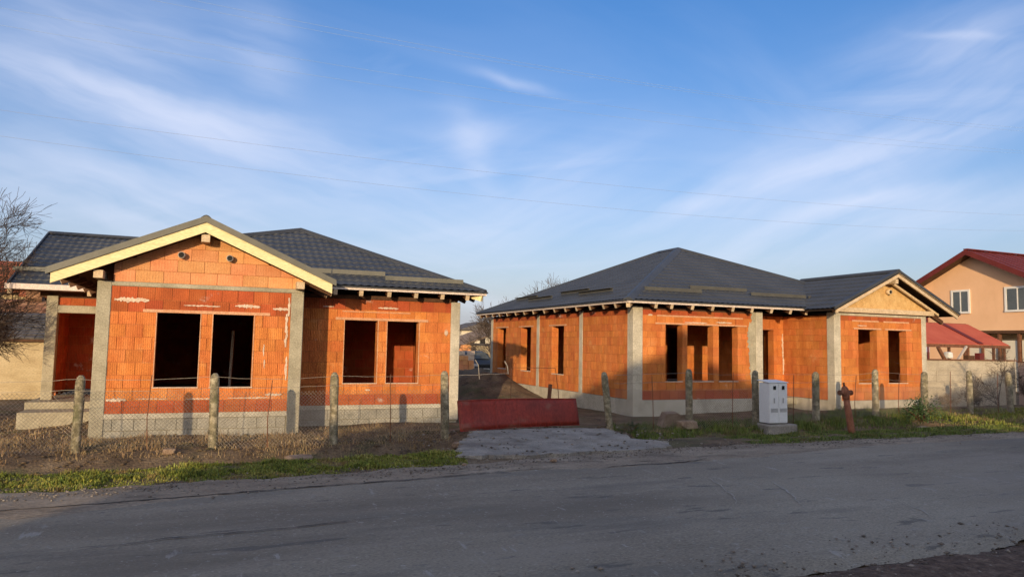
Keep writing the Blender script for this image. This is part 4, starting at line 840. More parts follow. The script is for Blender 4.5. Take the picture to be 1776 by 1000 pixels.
M['crumb'] = mat('mixed_gravel', [(0.3, (0.10,0.08,0.065)), (0.55, (0.20,0.17,0.14)), (0.75, (0.34,0.31,0.27))], 7, 0.95, 0, 30, rnd=0.5)
def near_road(g, n):
    x = -3+15*g.random(n*3); y = 2.6+2.3*g.random(n*3); k = y-4.1-0.35*wob(x*2, y*2, 1.2, 5)-0.5*g.random(n*3)**2; m_ = k < 0.12; return x[m_][:n], y[m_][:n]
crumbs('roadside_stones', 'loose reddish gravel at the near edge of the road', 9000, near_road, 0.006, 0.028, M['crumb'], 11, lambda x, y: np.where(y < 4.2, 0.44, 0.458)+0*x)
def far_edge(g, n):
    x = -5+32*g.random(n*2)**1.2; t = g.normal(0, 0.22, n*2); y = edge_y(x)+0.12+t; return x[:n], y[:n]
crumbs('verge_stones', 'gravel and crumbs along the far edge of the asphalt', 9000, far_edge, 0.004, 0.020, M['crumb'], 12, lambda x, y: 0.462+0*x)
def on_drive(g, n):
    x = 3.2+5.4*g.random(n*2); y = 9.2+3.8*g.random(n*2); m_ = (wob(x*2, y*2.5, 1.2, 8)+g.random(n*2)*0.7 > 0.35); return x[m_][:n], y[m_][:n]
crumbs('driveway_rubble', 'crumbled concrete and dirt on the driveway slab', 700, on_drive, 0.006, 0.035, M['crumb'], 13, lambda x, y: 0.46+0*x)
def ditch(g, n):
    x = -5+28*g.random(n); y = 11.2+3.6*g.random(n); return x, y
crumbs('soil_clods', 'clods of soil in the ditch and under the fences', 7000, ditch, 0.01, 0.05, M['soil'], 14, lambda x, y: gz(x, y))
def yard(g, n):
    x = -7+9*g.random(n); y = 14.5+9*g.random(n); return x, y
crumbs('yard_clods', 'clods and crumbs on the ground beside the left house', 3000, yard, 0.01, 0.06, M['soil'], 15, lambda x, y: gz(x, y))
# ------------------------------------------------------------------ plants
def blades(name, label, n, sampler, hmin, hmax, w, m, lean=0.5, seed=1):
    g = np.random.default_rng(seed); x, y = sampler(g, n); z = gz(x, y); n = len(x)
    h = (hmin+(hmax-hmin)*g.random(n)**1.8)*np.clip(0.62+0.9*wob(x*3.3, y*4.1, 1, seed)+0.35*wob(x*11, y*12, 1, seed+3), 0.15, 1.5); a = g.random(n)*2*np.pi; l = lean*h*g.random(n); la = g.random(n)*2*np.pi
    dx, dy = np.cos(a)*w*0.5, np.sin(a)*w*0.5; lx, ly = np.cos(la)*l, np.sin(la)*l
    V = np.empty((n, 5, 3))
    V[:, 0] = np.stack([x-dx, y-dy, z-0.01], -1); V[:, 1] = np.stack([x+dx, y+dy, z-0.01], -1)
    V[:, 2] = np.stack([x-dx*.7+lx*.35, y-dy*.7+ly*.35, z+h*.6], -1); V[:, 3] = np.stack([x+dx*.7+lx*.35, y+dy*.7+ly*.35, z+h*.6], -1)
    V[:, 4] = np.stack([x+lx, y+ly, z+h*(1-0.3*l/np.maximum(h, 1e-4))], -1)
    b = np.arange(n)[:, None]*5; T = np.concatenate([b+[0,1,3], b+[0,3,2], b+[2,3,4]], 0).astype(np.int32)
    me = bpy.data.meshes.new(name); me.vertices.add(n*5); me.vertices.foreach_set('co', V.ravel()); me.loops.add(T.size); me.loops.foreach_set('vertex_index', T.ravel())
    me.polygons.add(len(T)); me.polygons.foreach_set('loop_start', np.arange(len(T), dtype=np.int32)*3); me.polygons.foreach_set('loop_total', np.full(len(T), 3, np.int32)); me.update(); me.materials.append(m)
    o = bpy.data.objects.new(name, me); C.objects.link(o); o['kind'] = 'stuff'; WPOS[o.name] = Vector((0,0,0)); return tag(o, label, 'grass' if 'grass' in name else 'weeds')
M['grass'] = mat('sunlit_grass', [(0.3, (0.09,0.115,0.018)), (0.5, (0.17,0.19,0.03)), (0.7, (0.36,0.33,0.09))], 2.6, 0.8, 0, 30, rnd=0.5, rnd_hue=0.035, patch=[((0.26,0.17,0.08), 2.2, 0.54, 0.66, 0.8, (1,1,1))])  # sunlit copy of the grass, low sunlight put into a yellower colour
M['grass_shade'] = mat('shaded_grass', [(0.3, (0.07,0.10,0.022)), (0.55, (0.13,0.165,0.035)), (0.75, (0.24,0.24,0.075))], 2.6, 0.8, 0, 30, rnd=0.5, rnd_hue=0.035, patch=[((0.20,0.14,0.07), 2.2, 0.52, 0.66, 0.8, (1,1,1))])  # shaded copy of the grass, shade put into the colour
M['straw'] = mat('dry_straw', [(0.3, (0.17,0.11,0.055)), (0.5, (0.30,0.21,0.11)), (0.72, (0.48,0.37,0.21))], 1.8, 0.9, 0, 30, rnd=0.35, rnd_hue=0.015)
def clump(g, n, x0, x1, y0f, y1f, cut=-0.25, fr=1.0, sd=0):
    x = x0+(x1-x0)*g.random(n*2); t = g.random(n*2); y = y0f(x)+(y1f(x)-y0f(x))*t
    k = wob(x*1.6, y*2.2, fr, sd)+0.5*wob(x*5, y*6, fr, sd+2)+(0.30-0.9*np.abs(t-0.5)**2*2); m_ = (k+g.random(n*2)*0.8 > cut+0.25)&(drive(x, y) < 0.35)
    return x[m_][:n], y[m_][:n]
E1 = edge_y
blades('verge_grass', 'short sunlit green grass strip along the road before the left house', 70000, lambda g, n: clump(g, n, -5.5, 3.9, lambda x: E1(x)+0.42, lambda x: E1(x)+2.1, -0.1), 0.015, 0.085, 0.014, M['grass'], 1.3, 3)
blades('verge_grass', 'short shaded green grass strip along the road before the right house', 60000, lambda g, n: clump(g, n, 8.9, 27, lambda x: E1(x)+0.40, lambda x: E1(x)+1.7, 0.0), 0.015, 0.08, 0.015, M['grass_shade'], 1.3, 4)
blades('bank_grass', 'uneven green grass on the bank under the right-hand fence', 30000, lambda g, n: clump(g, n, 8.2, 17.6, lambda x: 12.55+0*x, lambda x: 14.2+0*x, 0.05, 1, 3), 0.03, 0.20, 0.013, M['grass_shade'], 0.7, 5)
blades('yard_grass', 'patchy green grass before the grey boundary wall at the far right', 26000, lambda g, n: clump(g, n, 16.8, 27, lambda x: 10.9+0*x, lambda x: 14.4+0*x, 0.1, 0.7, 6), 0.02, 0.13, 0.016, M['grass'], 0.7, 6)
blades('dry_weeds', 'dry straw-coloured weeds along the fence before the left house', 21000, lambda g, n: clump(g, n, -5.5, 5.0, lambda x: 12.75+0*x, lambda x: 15.8+0.9*sst(1.5, 2.5, x), 0.12, 1, 5), 0.02, 0.17, 0.009, M['straw'], 1.1, 7)
blades('dry_weeds', 'sparse dry weeds in the shaded ditch and verge beside the driveway', 9000, lambda g, n: clump(g, n, 1.0, 20.0, lambda x: 11.3+0*x, lambda x: 13.3+0*x, 0.35, 1, 9), 0.02, 0.14, 0.010, M['straw'], 1.0, 8)
blades('yard_grass', 'thin low grass on the rough ground beside the left house', 9000, lambda g, n: clump(g, n, -9, -1.8, lambda x: 14.5+0*x, lambda x: 24+0*x, 0.35, 0.6, 2), 0.02, 0.12, 0.012, M['straw'], 0.8, 9)
M['leaf'] = mat('dark_leaf', [(0.3, (0.022,0.045,0.014)), (0.55, (0.045,0.08,0.025)), (0.75, (0.07,0.11,0.035))], 3, 0.6, 0, 30, rnd=0.3, rnd_hue=0.03)
def leafy(label, cx, cy, rx_, ry_, rz_, n, size, m, seed):
    g = random.Random(seed); z0 = float(gz(cx, cy)); t = thing('shrub', label, 'shrub', (cx, cy, z0)); st = MB(); lf = MB()
    for i in range(14):
        a = g.random()*6.28; r = g.uniform(.3, 1); tip = Vector((cx+math.cos(a)*rx_*r, cy+math.sin(a)*ry_*r, z0+rz_*g.uniform(.5, 1)*(1.15-r*0.6)))
        st.tube([(cx, cy, z0-.02), ((cx+tip.x)/2, (cy+tip.y)/2, z0+(tip.z-z0)*.65), tip], [0.008, 0.006, 0.003], 4)
    for i in range(n):
        a = g.random()*6.28; ph = g.uniform(0, 1.57); r = g.uniform(.35, 1.08)**0.6*(1+0.28*math.sin(a*3+seed)+0.15*math.sin(a*7+ph*5)); c = Vector((cx+math.cos(a)*math.cos(ph)*rx_*r, cy+math.sin(a)*math.cos(ph)*ry_*r, z0+math.sin(ph)*rz_*r))
        n_ = Vector((g.gauss(0,1), g.gauss(0,1), g.gauss(.6,1))).normalized(); u = n_.orthogonal().normalized(); v = n_.cross(u); ang = g.random()*6.28; u2 = (u*math.cos(ang)+v*math.sin(ang))*size*g.uniform(.6,1.2); v2 = n_.cross(u2)*.55
        lf.add([c-u2, c-v2, c+u2, c+v2], [(0,1,2,3)])
    st.build('stem', M['rust'], t); lf.build('leaves', m, t, kind='stuff'); return t
leafy('dark green leafy bush beside the right-hand ditch before the grey wall', 16.45, 12.75, 0.60, 0.42, 0.50, 1700, 0.028, M['leaf'], 3)
leafy('small low weed with green leaves at the right house plinth', 15.9, 14.6, 0.4, 0.25, 0.22, 300, 0.022, M['leaf'], 6)
leafy('small green weed at the foot of the leaning post', 8.35, 13.25, 0.35, 0.22, 0.22, 350, 0.02, M['leaf'], 9)
M['bark'] = mat('grey_bark', [(0.3, (0.055,0.045,0.036)), (0.7, (0.13,0.11,0.09))], 8, 0.95, 0.4, 40)
M['twig'] = mat('dark_twig', [(0.3, (0.05,0.036,0.028)), (0.7, (0.095,0.07,0.055))], 8, 0.95, 0.2, 40)
M['dtwig'] = mat('pale_twig', [(0.3, (0.16,0.11,0.07)), (0.7, (0.26,0.19,0.13))], 8, 0.95, 0.2, 40)
def bare_tree(name, label, cat, x, y, h, r0, seed, levels=5, spread=0.62, mt='bark', mc='twig', first=0.28, kids=(3, 4), group=None, lean=(0,0), rmin=0.004):
    g = random.Random(seed); z0 = float(gz(x, y))-0.1; t = thing(name, label, cat, (x, y, z0), group); tr = MB(); cr = MB()
    def grow(p, d, L, r, lv, mb):
        pts = [p]; n = 4 if lv < 3 else 3; q = p; dd = d.copy(); rad = [r]; dirs = []
        for i in range(n):
            dd = (dd+Vector((g.gauss(0,.13), g.gauss(0,.13), g.gauss(0.03,.09)))).normalized(); q = q+dd*(L/n); pts.append(q); rad.append(max(rmin, r*(1-0.55*(i+1)/n))); dirs.append(dd)
        mb.tube(pts, rad, 6 if lv < 2 else (4 if lv < 3 else 3), lv < 2)
        if lv >= levels: return
        nk = g.randint(*kids)+(1 if lv >= 2 else 0)
        for k in range(nk):
            i = n if k == 0 else g.randint(max(1, n-3), n); bp = pts[i]; bd = dirs[i-1]; a = g.random()*6.28; o_ = bd.orthogonal().normalized(); o2 = bd.cross(o_); s_ = spread*(g.uniform(.3,.7) if k == 0 else g.uniform(.75,1.35))
            nd = (bd*math.cos(s_)+(o_*math.cos(a)+o2*math.sin(a))*math.sin(s_)).normalized(); grow(bp, nd, L*g.uniform(.58,.84), rad[i]*(0.8 if k == 0 else 0.62), lv+1, cr)
    grow(Vector((x, y, z0)), Vector((lean[0], lean[1], 1)).normalized(), h*first, r0, 0, tr)
    tr.build('trunk', M[mt], t); cr.build('crown', M[mc], t); return t
bare_tree('bare_tree', 'leafless tree reaching in at the left edge beside the left house', 'tree', -5.85, 22.0, 7.6, 0.10, 5, 6, 0.6, first=0.30, kids=(3, 5), lean=(-0.02, 0), rmin=0.0045)
bare_tree('bare_tree', 'low tangled leafless shrubby tree before the old tiled roofs at the left edge', 'tree', -5.75, 23.6, 5.6, 0.06, 12, 5, 0.8, first=0.25, kids=(4, 5), rmin=0.006)
bare_tree('bare_tree', 'leafless tree behind the far left corner of the right house roof', 'tree', 20.4, 44, 8.2, 0.10, 31, 5, 0.55, rmin=0.009, group='leafless trees behind the right house')
bare_tree('bare_tree', 'leafless tree rising over the roof slope of the right house', 'tree', 25.2, 47, 9.8, 0.11, 35, 5, 0.5, rmin=0.009, group='leafless trees behind the right house')
bare_tree('bare_tree', 'lower leafless tree in the gap between the two houses', 'tree', 16.3, 42, 6.8, 0.08, 37, 5, 0.6, rmin=0.009, group='leafless trees behind the right house')
bare_tree('dry_shrub', 'tangle of bare vine stems climbing the grey wall beside the last post', 'shrub', 22.3, 14.6, 2.3, 0.03, 51, 4, 0.7, 'twig', 'twig', 0.3, (4, 5))
bare_tree('dry_shrub', 'dry brown bush at the left end of the grey wall', 'shrub', 19.6, 14.3, 1.0, 0.015, 52, 4, 0.7, 'dtwig', 'dtwig', 0.25, (4, 5))
bare_tree('dry_shrub', 'bare shrub at the right end of the grey wall before the pink gate panels', 'shrub', 23.9, 14.8, 1.7, 0.025, 54, 4, 0.7, 'twig', 'twig', 0.3, (4, 5))
bare_tree('dry_shrub', 'small dry bush before the middle of the grey wall', 'shrub', 20.9, 14.5, 1.2, 0.015, 57, 4, 0.7, 'twig', 'twig', 0.25, (4, 5))

# ------------------------------------------------------------------ neighbour on the right
M['render_w'] = mat('grey_cement_wall', [(0.25, (0.34,0.29,0.22)), (0.5, (0.44,0.38,0.29)), (0.75, (0.52,0.46,0.36))], 1.6, 0.95, 0.35, 30, detail=9, patch=[((0.22,0.19,0.15), 0.9, 0.56, 0.7, 0.5, (1,1,0.4))])
M['pink'] = mat('peach_render', [(0.3, (0.70,0.42,0.24)), (0.7, (0.77,0.48,0.285))], 0.8, 0.9, 0.15, 40, fine=0.06, patch=[((0.58,0.35,0.20), 0.8, 0.55, 0.72, 0.5, (1,1,0.35))])
M['redroof'] = mat('red_metal_roof', [(0.3, (0.11,0.019,0.017)), (0.7, (0.15,0.028,0.024))], 1.5, 0.6, 0.05, 30, spec=0.2, fine=0.1)
M['redroof2'] = mat('faded_red_metal', [(0.3, (0.42,0.085,0.05)), (0.7, (0.50,0.12,0.07))], 1.5, 0.7, 0.05, 30, spec=0.1, fine=0.1)
M['white'] = mat('white_frame', [(0.3, (0.66,0.64,0.60)), (0.7, (0.74,0.72,0.68))], 2, 0.5, 0, 30, fine=0.05)
M['pane'] = mat('window_glass', [(0.3, (0.05,0.06,0.06)), (0.7, (0.09,0.10,0.10))], 1.2, 0.08, 0, 30, spec=0.8)
M['cream'] = mat('cream_panel', [(0.3, (0.58,0.52,0.40)), (0.7, (0.66,0.60,0.48))], 1.0, 0.8, 0.05, 30, fine=0.06)
M['pinkgate'] = mat('pinkish_panel', [(0.3, (0.34,0.25,0.22)), (0.7, (0.42,0.31,0.27))], 1.5, 0.85, 0.15, 30, fine=0.1)
t = thing('boundary_wall', 'grey cement boundary wall between the right house and the peach house', 'wall', (23.5, 16.6, 0.3))
x = 20.9; r_ = 0
for zi in range(5):
    za = -0.1+0.4*zi; zb = min(za+0.4, 1.84); x = 20.9-(0.0 if zi % 2 == 0 else 1.2)
    while x < 26.1:
        a, b = max(x, 20.9), min(x+2.4, 26.1)
        if b-a > 0.1: MB().box(a+.004, b-.004, 16.5+random.uniform(0,.006), 16.7, za+.004, zb-.004).build('wall_panel', M['render_w'], t)
        x += 2.4
MB().box(20.9, 26.1, 16.53, 16.68, -0.1, 1.82).build('wall_core', M['render_w'], t)
MB().box(20.88, 26.15, 16.46, 16.74, 1.84, 1.88).build('coping', M['rust'], t)
t = thing('side_fence', 'pinkish sheet-metal side fence at the right edge joining the grey wall', 'fence', (26.15, 14.4, 0.3))
for i in range(8): MB().box(26.12+0.012*(i % 2), 26.17, 12.6+0.48*i, 12.6+0.48*i+0.465, 0.3, 1.80).build('panel', M['pinkgate'], t)
MB().box(26.175, 26.22, 12.6, 16.44, 1.5, 1.56).build('rail', M['rust'], t)
MB().box(26.09, 26.20, 12.6, 16.44, 1.803, 1.84).build('coping', M['rust'], t)
# peach two-storey house, gable end towards the building site
ph = thing('two_storey_house', 'peach two-storey house with red roof at the right edge', 'house', (42, 24.6, 0))
HX, RYY, RZ, HK, FE, NE = 36.0, 24.6, 7.35, 0.50, 28.0, 21.2
zr = lambda y: RZ-HK*abs(y-RYY)
mb = MB(); mb.prism([(HX,NE+.5,3.24), (HX,FE-.5,3.24), (HX,FE-.5,zr(FE-.5)-.2), (HX,RYY,RZ-.2), (HX,NE+.5,zr(NE+.5)-.2)], (10,0,0)); fixn(mb.build('upper_wall', M['pink'], ph))
MB().box(36.2, 46, 25.3, 27.4, -0.2, 3.235).build('ground_floor_wall', M['pink'], ph)
MB().box(37.6, 46, 21.8, 25.25, -0.2, 3.235).build('porch_wall', M['cream'], ph)
MB().box(36.02, 37.55, 21.72, 25.25, 3.10, 3.236).build('balcony_slab', M['timber_dk'], ph)
for y in (21.8, 22.75, 23.7, 24.5): MB().box(36.2, 36.28, y, y+0.72, -0.2, 2.75).build('porch_panel', M['cream'], ph)
for y in (21.74, 22.62, 23.58, 24.42, 25.2): MB().box(36.1, 36.3, y-0.05, y+0.05, -0.2, 3.09).build('porch_post', M['rust'], ph)
for ye in (FE, NE):
    s_ = 1 if ye > RYY else -1; ze = zr(ye)
    for i in range(19):
        xa = 35.35+0.6*i; mb = MB(); z_ = 0.003*(i % 2); mb.prism([(xa,RYY,RZ+z_), (xa+.598,RYY,RZ+z_), (xa+.598,ye,ze+z_), (xa,ye,ze+z_)], (0,0,-0.05)); fixn(mb.build('roof_sheet', M['redroof'], ph))
        if i: MB().bar((xa,RYY,RZ+.012), (xa,ye,ze+.012), 0.04, 0.04).build('roof_seam', M['redroof'], ph)
    mb = MB(); mb.prism([(35.31,RYY,RZ+.04), (35.31,ye,ze+.04), (35.31,ye,ze-0.24), (35.31,RYY,RZ-0.24)], (0.035,0,0)); fixn(mb.build('barge_board', M['redroof'], ph))
    mb = MB(); mb.prism([(35.36,RYY,RZ-.17), (35.36,ye,ze-.17), (35.36,ye,ze-.20), (35.36,RYY,RZ-.20)], (0.62,0,0)); fixn(mb.build('soffit', M['timber_dk'], ph))
MB().bar((35.32,RYY,RZ+.05), (46.7,RYY,RZ+.05), 0.22, 0.05).build('ridge_cap', M['redroof'], ph)
MB().box(35.45, 36.0, 27.35, 27.85, 5.28, 5.56).build('eave_box', M['pink'], ph)
for (ya, yb, za, zb) in ((24.98, 25.80, 4.24, 5.28), (22.0, 23.02, 4.24, 5.28)):
    f = MB(); f.box(35.94, 35.997, ya-.1, yb+.1, zb, zb+.1); f.box(35.92, 35.997, ya-.1, yb+.1, za-.1, za); f.box(35.94, 35.997, ya-.1, ya, za, zb); f.box(35.94, 35.997, yb, yb+.1, za, zb); ym = (ya+yb)/2; f.box(35.95, 35.995, ym-.025, ym+.025, za, zb)
    w_ = f.build('window', M['white'], ph); MB().box(35.97, 35.985, ya, ym-.025, za, zb).build('pane', M['pane'], w_); MB().box(35.97, 35.985, ym+.025, yb, za, zb).build('pane', M['pane'], w_)
MB().tube([(35.96, 27.3, 5.25), (35.96, 27.3, 0.2)], 0.045, 8).build('downpipe', M['redroof'], ph)
# red canopy behind the wall
t = thing('canopy', 'low red sheet-metal canopy roof behind the grey wall', 'canopy', (27.8, 19.8, 0.3))
x = 24.6; i = 0
while x < 29.7:
    w_ = min(0.98, 29.72-x); z_ = 0.004*(i % 2); mb = MB(); mb.prism([(x,19.0,2.44+z_), (x+w_,19.0,2.44+z_), (x+w_,20.7,3.32+z_), (x,20.7,3.32+z_)], (0,0,-0.02)); fixn(mb.build('roof_sheet', M['redroof2'], t)); x += 0.985; i += 1
MB().bar((28.05,19.0,2.47), (28.05,20.7,3.35), 0.26, 0.035).build('ridge_strip', M['redroof'], t)
MB().box(24.6, 29.75, 18.96, 19.02, 2.30, 2.42).build('front_beam', M['rust'], t)
for x in (26.3, 27.2, 28.9, 29.55): MB().box(x-.04, x+.04, 19.05, 19.13, 0.2, 2.30).build('canopy_post', M['rust'], t)
MB().box(24.6, 29.7, 20.75, 20.85, 3.2, 3.34).build('rear_beam', M['rust'], t)
tag(MB().bar((25.9,18.7,1.5), (26.75,18.7,2.35), 0.07, 0.07).build('grey_pole', M['pipe'], None), 'slanting grey pole stored under the red canopy', 'pole')
tag(MB().tube([(25.3,18.8,2.3), (25.9,18.8,1.5)], 0.07, 8).build('dark_pole', M['rust'], None), 'dark slanting pole under the left end of the red canopy', 'pole')
tag(rock((26.0, 18.9, 2.0), 0.18, M['white'], 'white_bucket', (1,1,1), 3), 'white round bucket hanging under the red canopy', 'bucket')
tag(MB().box(27.35, 27.6, 18.6, 18.8, 1.2, 2.1).build('red_panel', M['redroof'], None), 'narrow dark red panel standing under the canopy', 'panel')
tag(MB().box(26.85, 27.2, 18.7, 18.9, 1.2, 2.0).build('brown_crate', M['timber_dk'], None), 'brown wooden crate standing under the canopy', 'crate')

# ------------------------------------------------------------------ old buildings at the left edge
M['oldwall'] = mat('old_beige_wall', [(0.25, (0.34,0.26,0.15)), (0.5, (0.46,0.37,0.23)), (0.75, (0.54,0.45,0.30))], 1.5, 0.95, 0.3, 25, detail=9, stretch=(0.6,1,1.6))
M['oldtile'] = mat('old_clay_tile', [(0.25, (0.14,0.07,0.04)), (0.5, (0.26,0.13,0.075)), (0.75, (0.38,0.21,0.13))], 3.5, 0.95, 0.6, 14, rnd=0.3, rnd_hue=0.01)
M['redtile'] = mat('red_clay_tile', [(0.3, (0.33,0.10,0.05)), (0.7, (0.44,0.16,0.08))], 2.5, 0.9, 0.5, 14, rnd=0.2, rnd_hue=0.01)
M['greytile'] = mat('grey_fibre_tile', [(0.3, (0.07,0.065,0.065)), (0.7, (0.13,0.12,0.12))], 3, 0.9, 0.5, 14, rnd=0.15)
def tiled_slope(parent, x0, x1, y0, z0, y1, z1, m, name='roof', tw=0.30, th=0.30):
    mb = MB(); L = Vector((0, y1-y0, z1-z0)).length; nv = int(L/th); nu = int((x1-x0)/tw); d = Vector((0, y1-y0, z1-z0)).normalized(); n_ = Vector((1,0,0)).cross(d)
    if n_.z < 0: n_ = -n_
    o0 = Vector((x0, y0, z0))
    mb.prism([o0, o0+Vector((x1-x0,0,0)), o0+Vector((x1-x0,0,0))+d*L, o0+d*L], -n_*0.08)
    for j in range(nv):
        for i in range(nu):
            a = o0+Vector((i*tw+.01+random.uniform(-.01,.01), 0, 0))+d*(j*th); b = a+Vector((tw-.02,0,0)); h0 = n_*(0.045+random.uniform(-.01,.012)); h1 = n_*0.012
            c = (a+b)/2+h0*0.5; mb.add([a+h0, c+h0*0.6, b+h0, b+d*th+h1, (a+b)/2+d*th+h1*2, a+d*th+h1, a, b], [(0,1,4,5), (1,2,3,4), (6,7,2,1,0)])
    return fixn(mb.build(name, m, parent, kind='stuff'))
t = thing('shed', 'old beige shed with dark sheet roof at the left edge', 'shed', (-8, 31, 0))
MB().box(-15, -5.35, 30.0, 33, -0.4, 1.9).build('wall', M['oldwall'], t); tiled_slope(t, -9.5, -5.2, 29.85, 1.98, 32.5, 2.95, M['greytile'])
MB().box(-9.5, -5.2, 29.86, 29.95, 1.86, 1.95).build('eave_board', M['timber_dk'], t)
t = thing('old_house', 'old house with mottled brown clay tile roof behind the beige shed', 'house', (-9, 36, 0))
tiled_slope(t, -14, -5.2, 33.6, 2.55, 36.5, 3.62, M['oldtile']); MB().box(-13.8, -5.5, 34.2, 38, -0.3, 2.75).build('wall', M['oldwall'], t)
MB().box(-7.6, -7.0, 36.2, 36.8, 3.2, 4.1).build('chimney', M['oldtile'], t)
t = thing('old_house', 'farther house with orange-red tile roof at the left edge', 'house', (-9, 44, 0))
tiled_slope(t, -16, -7.8, 40.5, 4.2, 44, 5.9, M['redtile']); MB().box(-15.5, -8.2, 41.2, 48, -0.3, 4.5).build('wall', M['oldwall'], t)
tiled_slope(t, -8.6, -6.2, 39.5, 3.95, 41.5, 4.6, M['redtile'], 'porch_roof'); MB().box(-8.4, -6.5, 40.2, 42, -0.3, 4.0).build('porch_wall', M['timber_dk'], t)
# planks and debris on the ground left
for i, (x, y, w_, a) in enumerate([(-5.6, 19.3, 1.7, .15), (-5.2, 20.3, 1.3, -.3), (-5.9, 21.3, 1.5, .4), (-4.8, 18.6, 0.9, .1)]):
    z_ = float(gz(x, y))+0.03; o = MB().bar((x-w_/2*math.cos(a), y-w_/2*math.sin(a), z_), (x+w_/2*math.cos(a), y+w_/2*math.sin(a), z_+.02), 0.14, 0.035).build('plank', M['timber'], None)
    tag(o, ['nearest pale plank lying left of the porch steps', 'tilted plank behind the nearest plank by the porch steps', 'farthest plank on the ground by the beige shed', 'short plank closest to the porch steps'][i], 'plank', 'planks on the ground')

# ------------------------------------------------------------------ between the houses
t = thing('far_house', 'small white house with dark roof far between the two houses', 'house', (22.5, 62, 1.7))
MB().box(20.6, 24.8, 61.5, 66, 1.0, 3.35).build('wall', M['cream'], t); mb = MB(); mb.prism([(20.2,61.1,3.3), (25.2,61.1,3.3), (22.7,61.1,4.1)], (0,5.4,0)); fixn(mb.build('roof', M['greytile'], t))
for x in (21.3, 22.4, 23.6): MB().box(x, x+0.5, 61.44, 61.5, 2.0, 2.9).build('window', M['glass'], t)
t = thing('barn', 'low beige barn with pale sloping roof behind the right house', 'barn', (20, 48, 0.5))
mb = MB(); mb.prism([(15.4,46,1.95), (24,46,5.2), (24,52,5.2), (15.4,52,1.95)], (0,0,-0.12)); fixn(mb.build('roof', M['rub'], t)); MB().box(15.8, 24, 46.3, 51.8, -0.3, 1.95).build('wall', M['oldwall'], t)
def pallet(x, y, label, m, nx=4, nz=4):
    z0 = float(gz(x, y)); t = thing('brick_stack', label, 'bricks', (x, y, z0), 'brick stacks far between the houses')
    for i in range(nx):
        for k in range(nz):
            if k == nz-1 and i % 3 == 2: continue
            MB().box(x+i*.30, x+i*.30+.285, y+random.uniform(-.05,.05), y+0.5, z0+.12+k*.24, z0+.12+k*.24+.23).build('brick', m, t)
    MB().box(x-.05, x+nx*.3+.05, y-.05, y+.6, z0-.05, z0+.12).build('pallet', M['timber_dk'], t)
pallet(11.9, 36.0, 'stack of pinkish bricks on a pallet nearest the left house corner', M['brick_pale'], 3, 5)
pallet(12.7, 39.0, 'stack of pale blocks on a pallet behind the pinkish bricks', M['smear'], 4, 6)
pallet(14.3, 45.0, 'row of red bricks on a pallet behind the parked car', M['brick_pale'], 5, 7)
# parked car
M['carpaint'] = mat('dark_blue_grey_paint', [(0.3, (0.020,0.024,0.028)), (0.7, (0.03,0.035,0.04))], 1, 0.4, 0, 30, spec=0.6, fine=0.05)
M['rubber'] = mat('rubber', [(0.3, (0.015,0.015,0.015)), (0.7, (0.025,0.025,0.025))], 4, 0.9, 0, 30)
M['lampg'] = mat('headlamp', [(0.3, (0.45,0.45,0.45)), (0.7, (0.55,0.55,0.55))], 4, 0.2, 0, 30)
def car(cx, cy, z0):
    t = thing('parked_car', 'dark blue-grey car parked far back between the two houses', 'car', (cx, cy, z0))
    prof = [(0,.42,.80), (0.05,.72,.83), (0.5,.86,.86), (1.15,.96,.88), (1.75,1.38,.70), (2.3,1.46,.66), (3.1,1.42,.66), (3.75,1.05,.78), (4.15,.98,.82), (4.25,.45,.80)]
    mb = MB(); n = len(prof)
    for (y, zt, hw) in prof:
        wb = 0.86; zm = min(zt, 0.92)
        for x, z_ in ((-wb,.28), (-wb,zm*0.92), (-hw,zt-.04), (-hw*.8,zt), (hw*.8,zt), (hw,zt-.04), (wb,zm*0.92), (wb,.28)): mb.v.append((cx+x, cy+y, z0+z_))
    for i in range(n-1):
        for k in range(8): mb.f.append((i*8+k, i*8+(k+1) % 8, (i+1)*8+(k+1) % 8, (i+1)*8+k))
    mb.f += [tuple(range(8)), tuple(reversed(range((n-1)*8, n*8)))]
    fixn(mb.build('body', M['carpaint'], t, False))
    mb = MB(); mb.prism([(cx-.72,cy+1.19,z0+1.0), (cx+.72,cy+1.19,z0+1.0), (cx+.56,cy+1.70,z0+1.385), (cx-.56,cy+1.70,z0+1.385)], (0,-0.02,0.015)); fixn(mb.build('windscreen', M['pane'], t))
    for s_ in (-1, 1):
        MB().prism([(cx+s_*.885,cy+1.45,z0+.95), (cx+s_*.80,cy+1.85,z0+1.32), (cx+s_*.80,cy+3.0,z0+1.32), (cx+s_*.885,cy+3.5,z0+.95)], (s_*.012,0,0)).build('side_window', M['pane'], t)
        MB().box(cx+s_*.62-.17, cx+s_*.62+.17, cy-.02, cy+.06, z0+.60, z0+.74).build('headlight', M['lampg'], t)
        for yy in (.75, 3.4):
            w_ = MB().tube([(cx+s_*.70,cy+yy,z0+.31), (cx+s_*.89,cy+yy,z0+.31)], .31, 18).build('wheel', M['rubber'], t); MB().tube([(cx+s_*.885,cy+yy,z0+.31), (cx+s_*.90,cy+yy,z0+.31)], .19, 14).build('rim', M['lampg'], w_)
        MB().box(cx+s_*.90-.06, cx+s_*.90+.08, cy+1.35, cy+1.45, z0+.93, z0+1.05).build('mirror', M['carpaint'], t)
    MB().box(cx-.38, cx+.38, cy-.03, cy+.04, z0+.5, z0+.68).build('grille', M['rubber'], t); MB().box(cx-.26, cx+.26, cy-.045, cy-.03, z0+.36, z0+.47).build('number_plate', M['white'], t)
car(14.75, 39.5, float(gz(14.75, 40)))

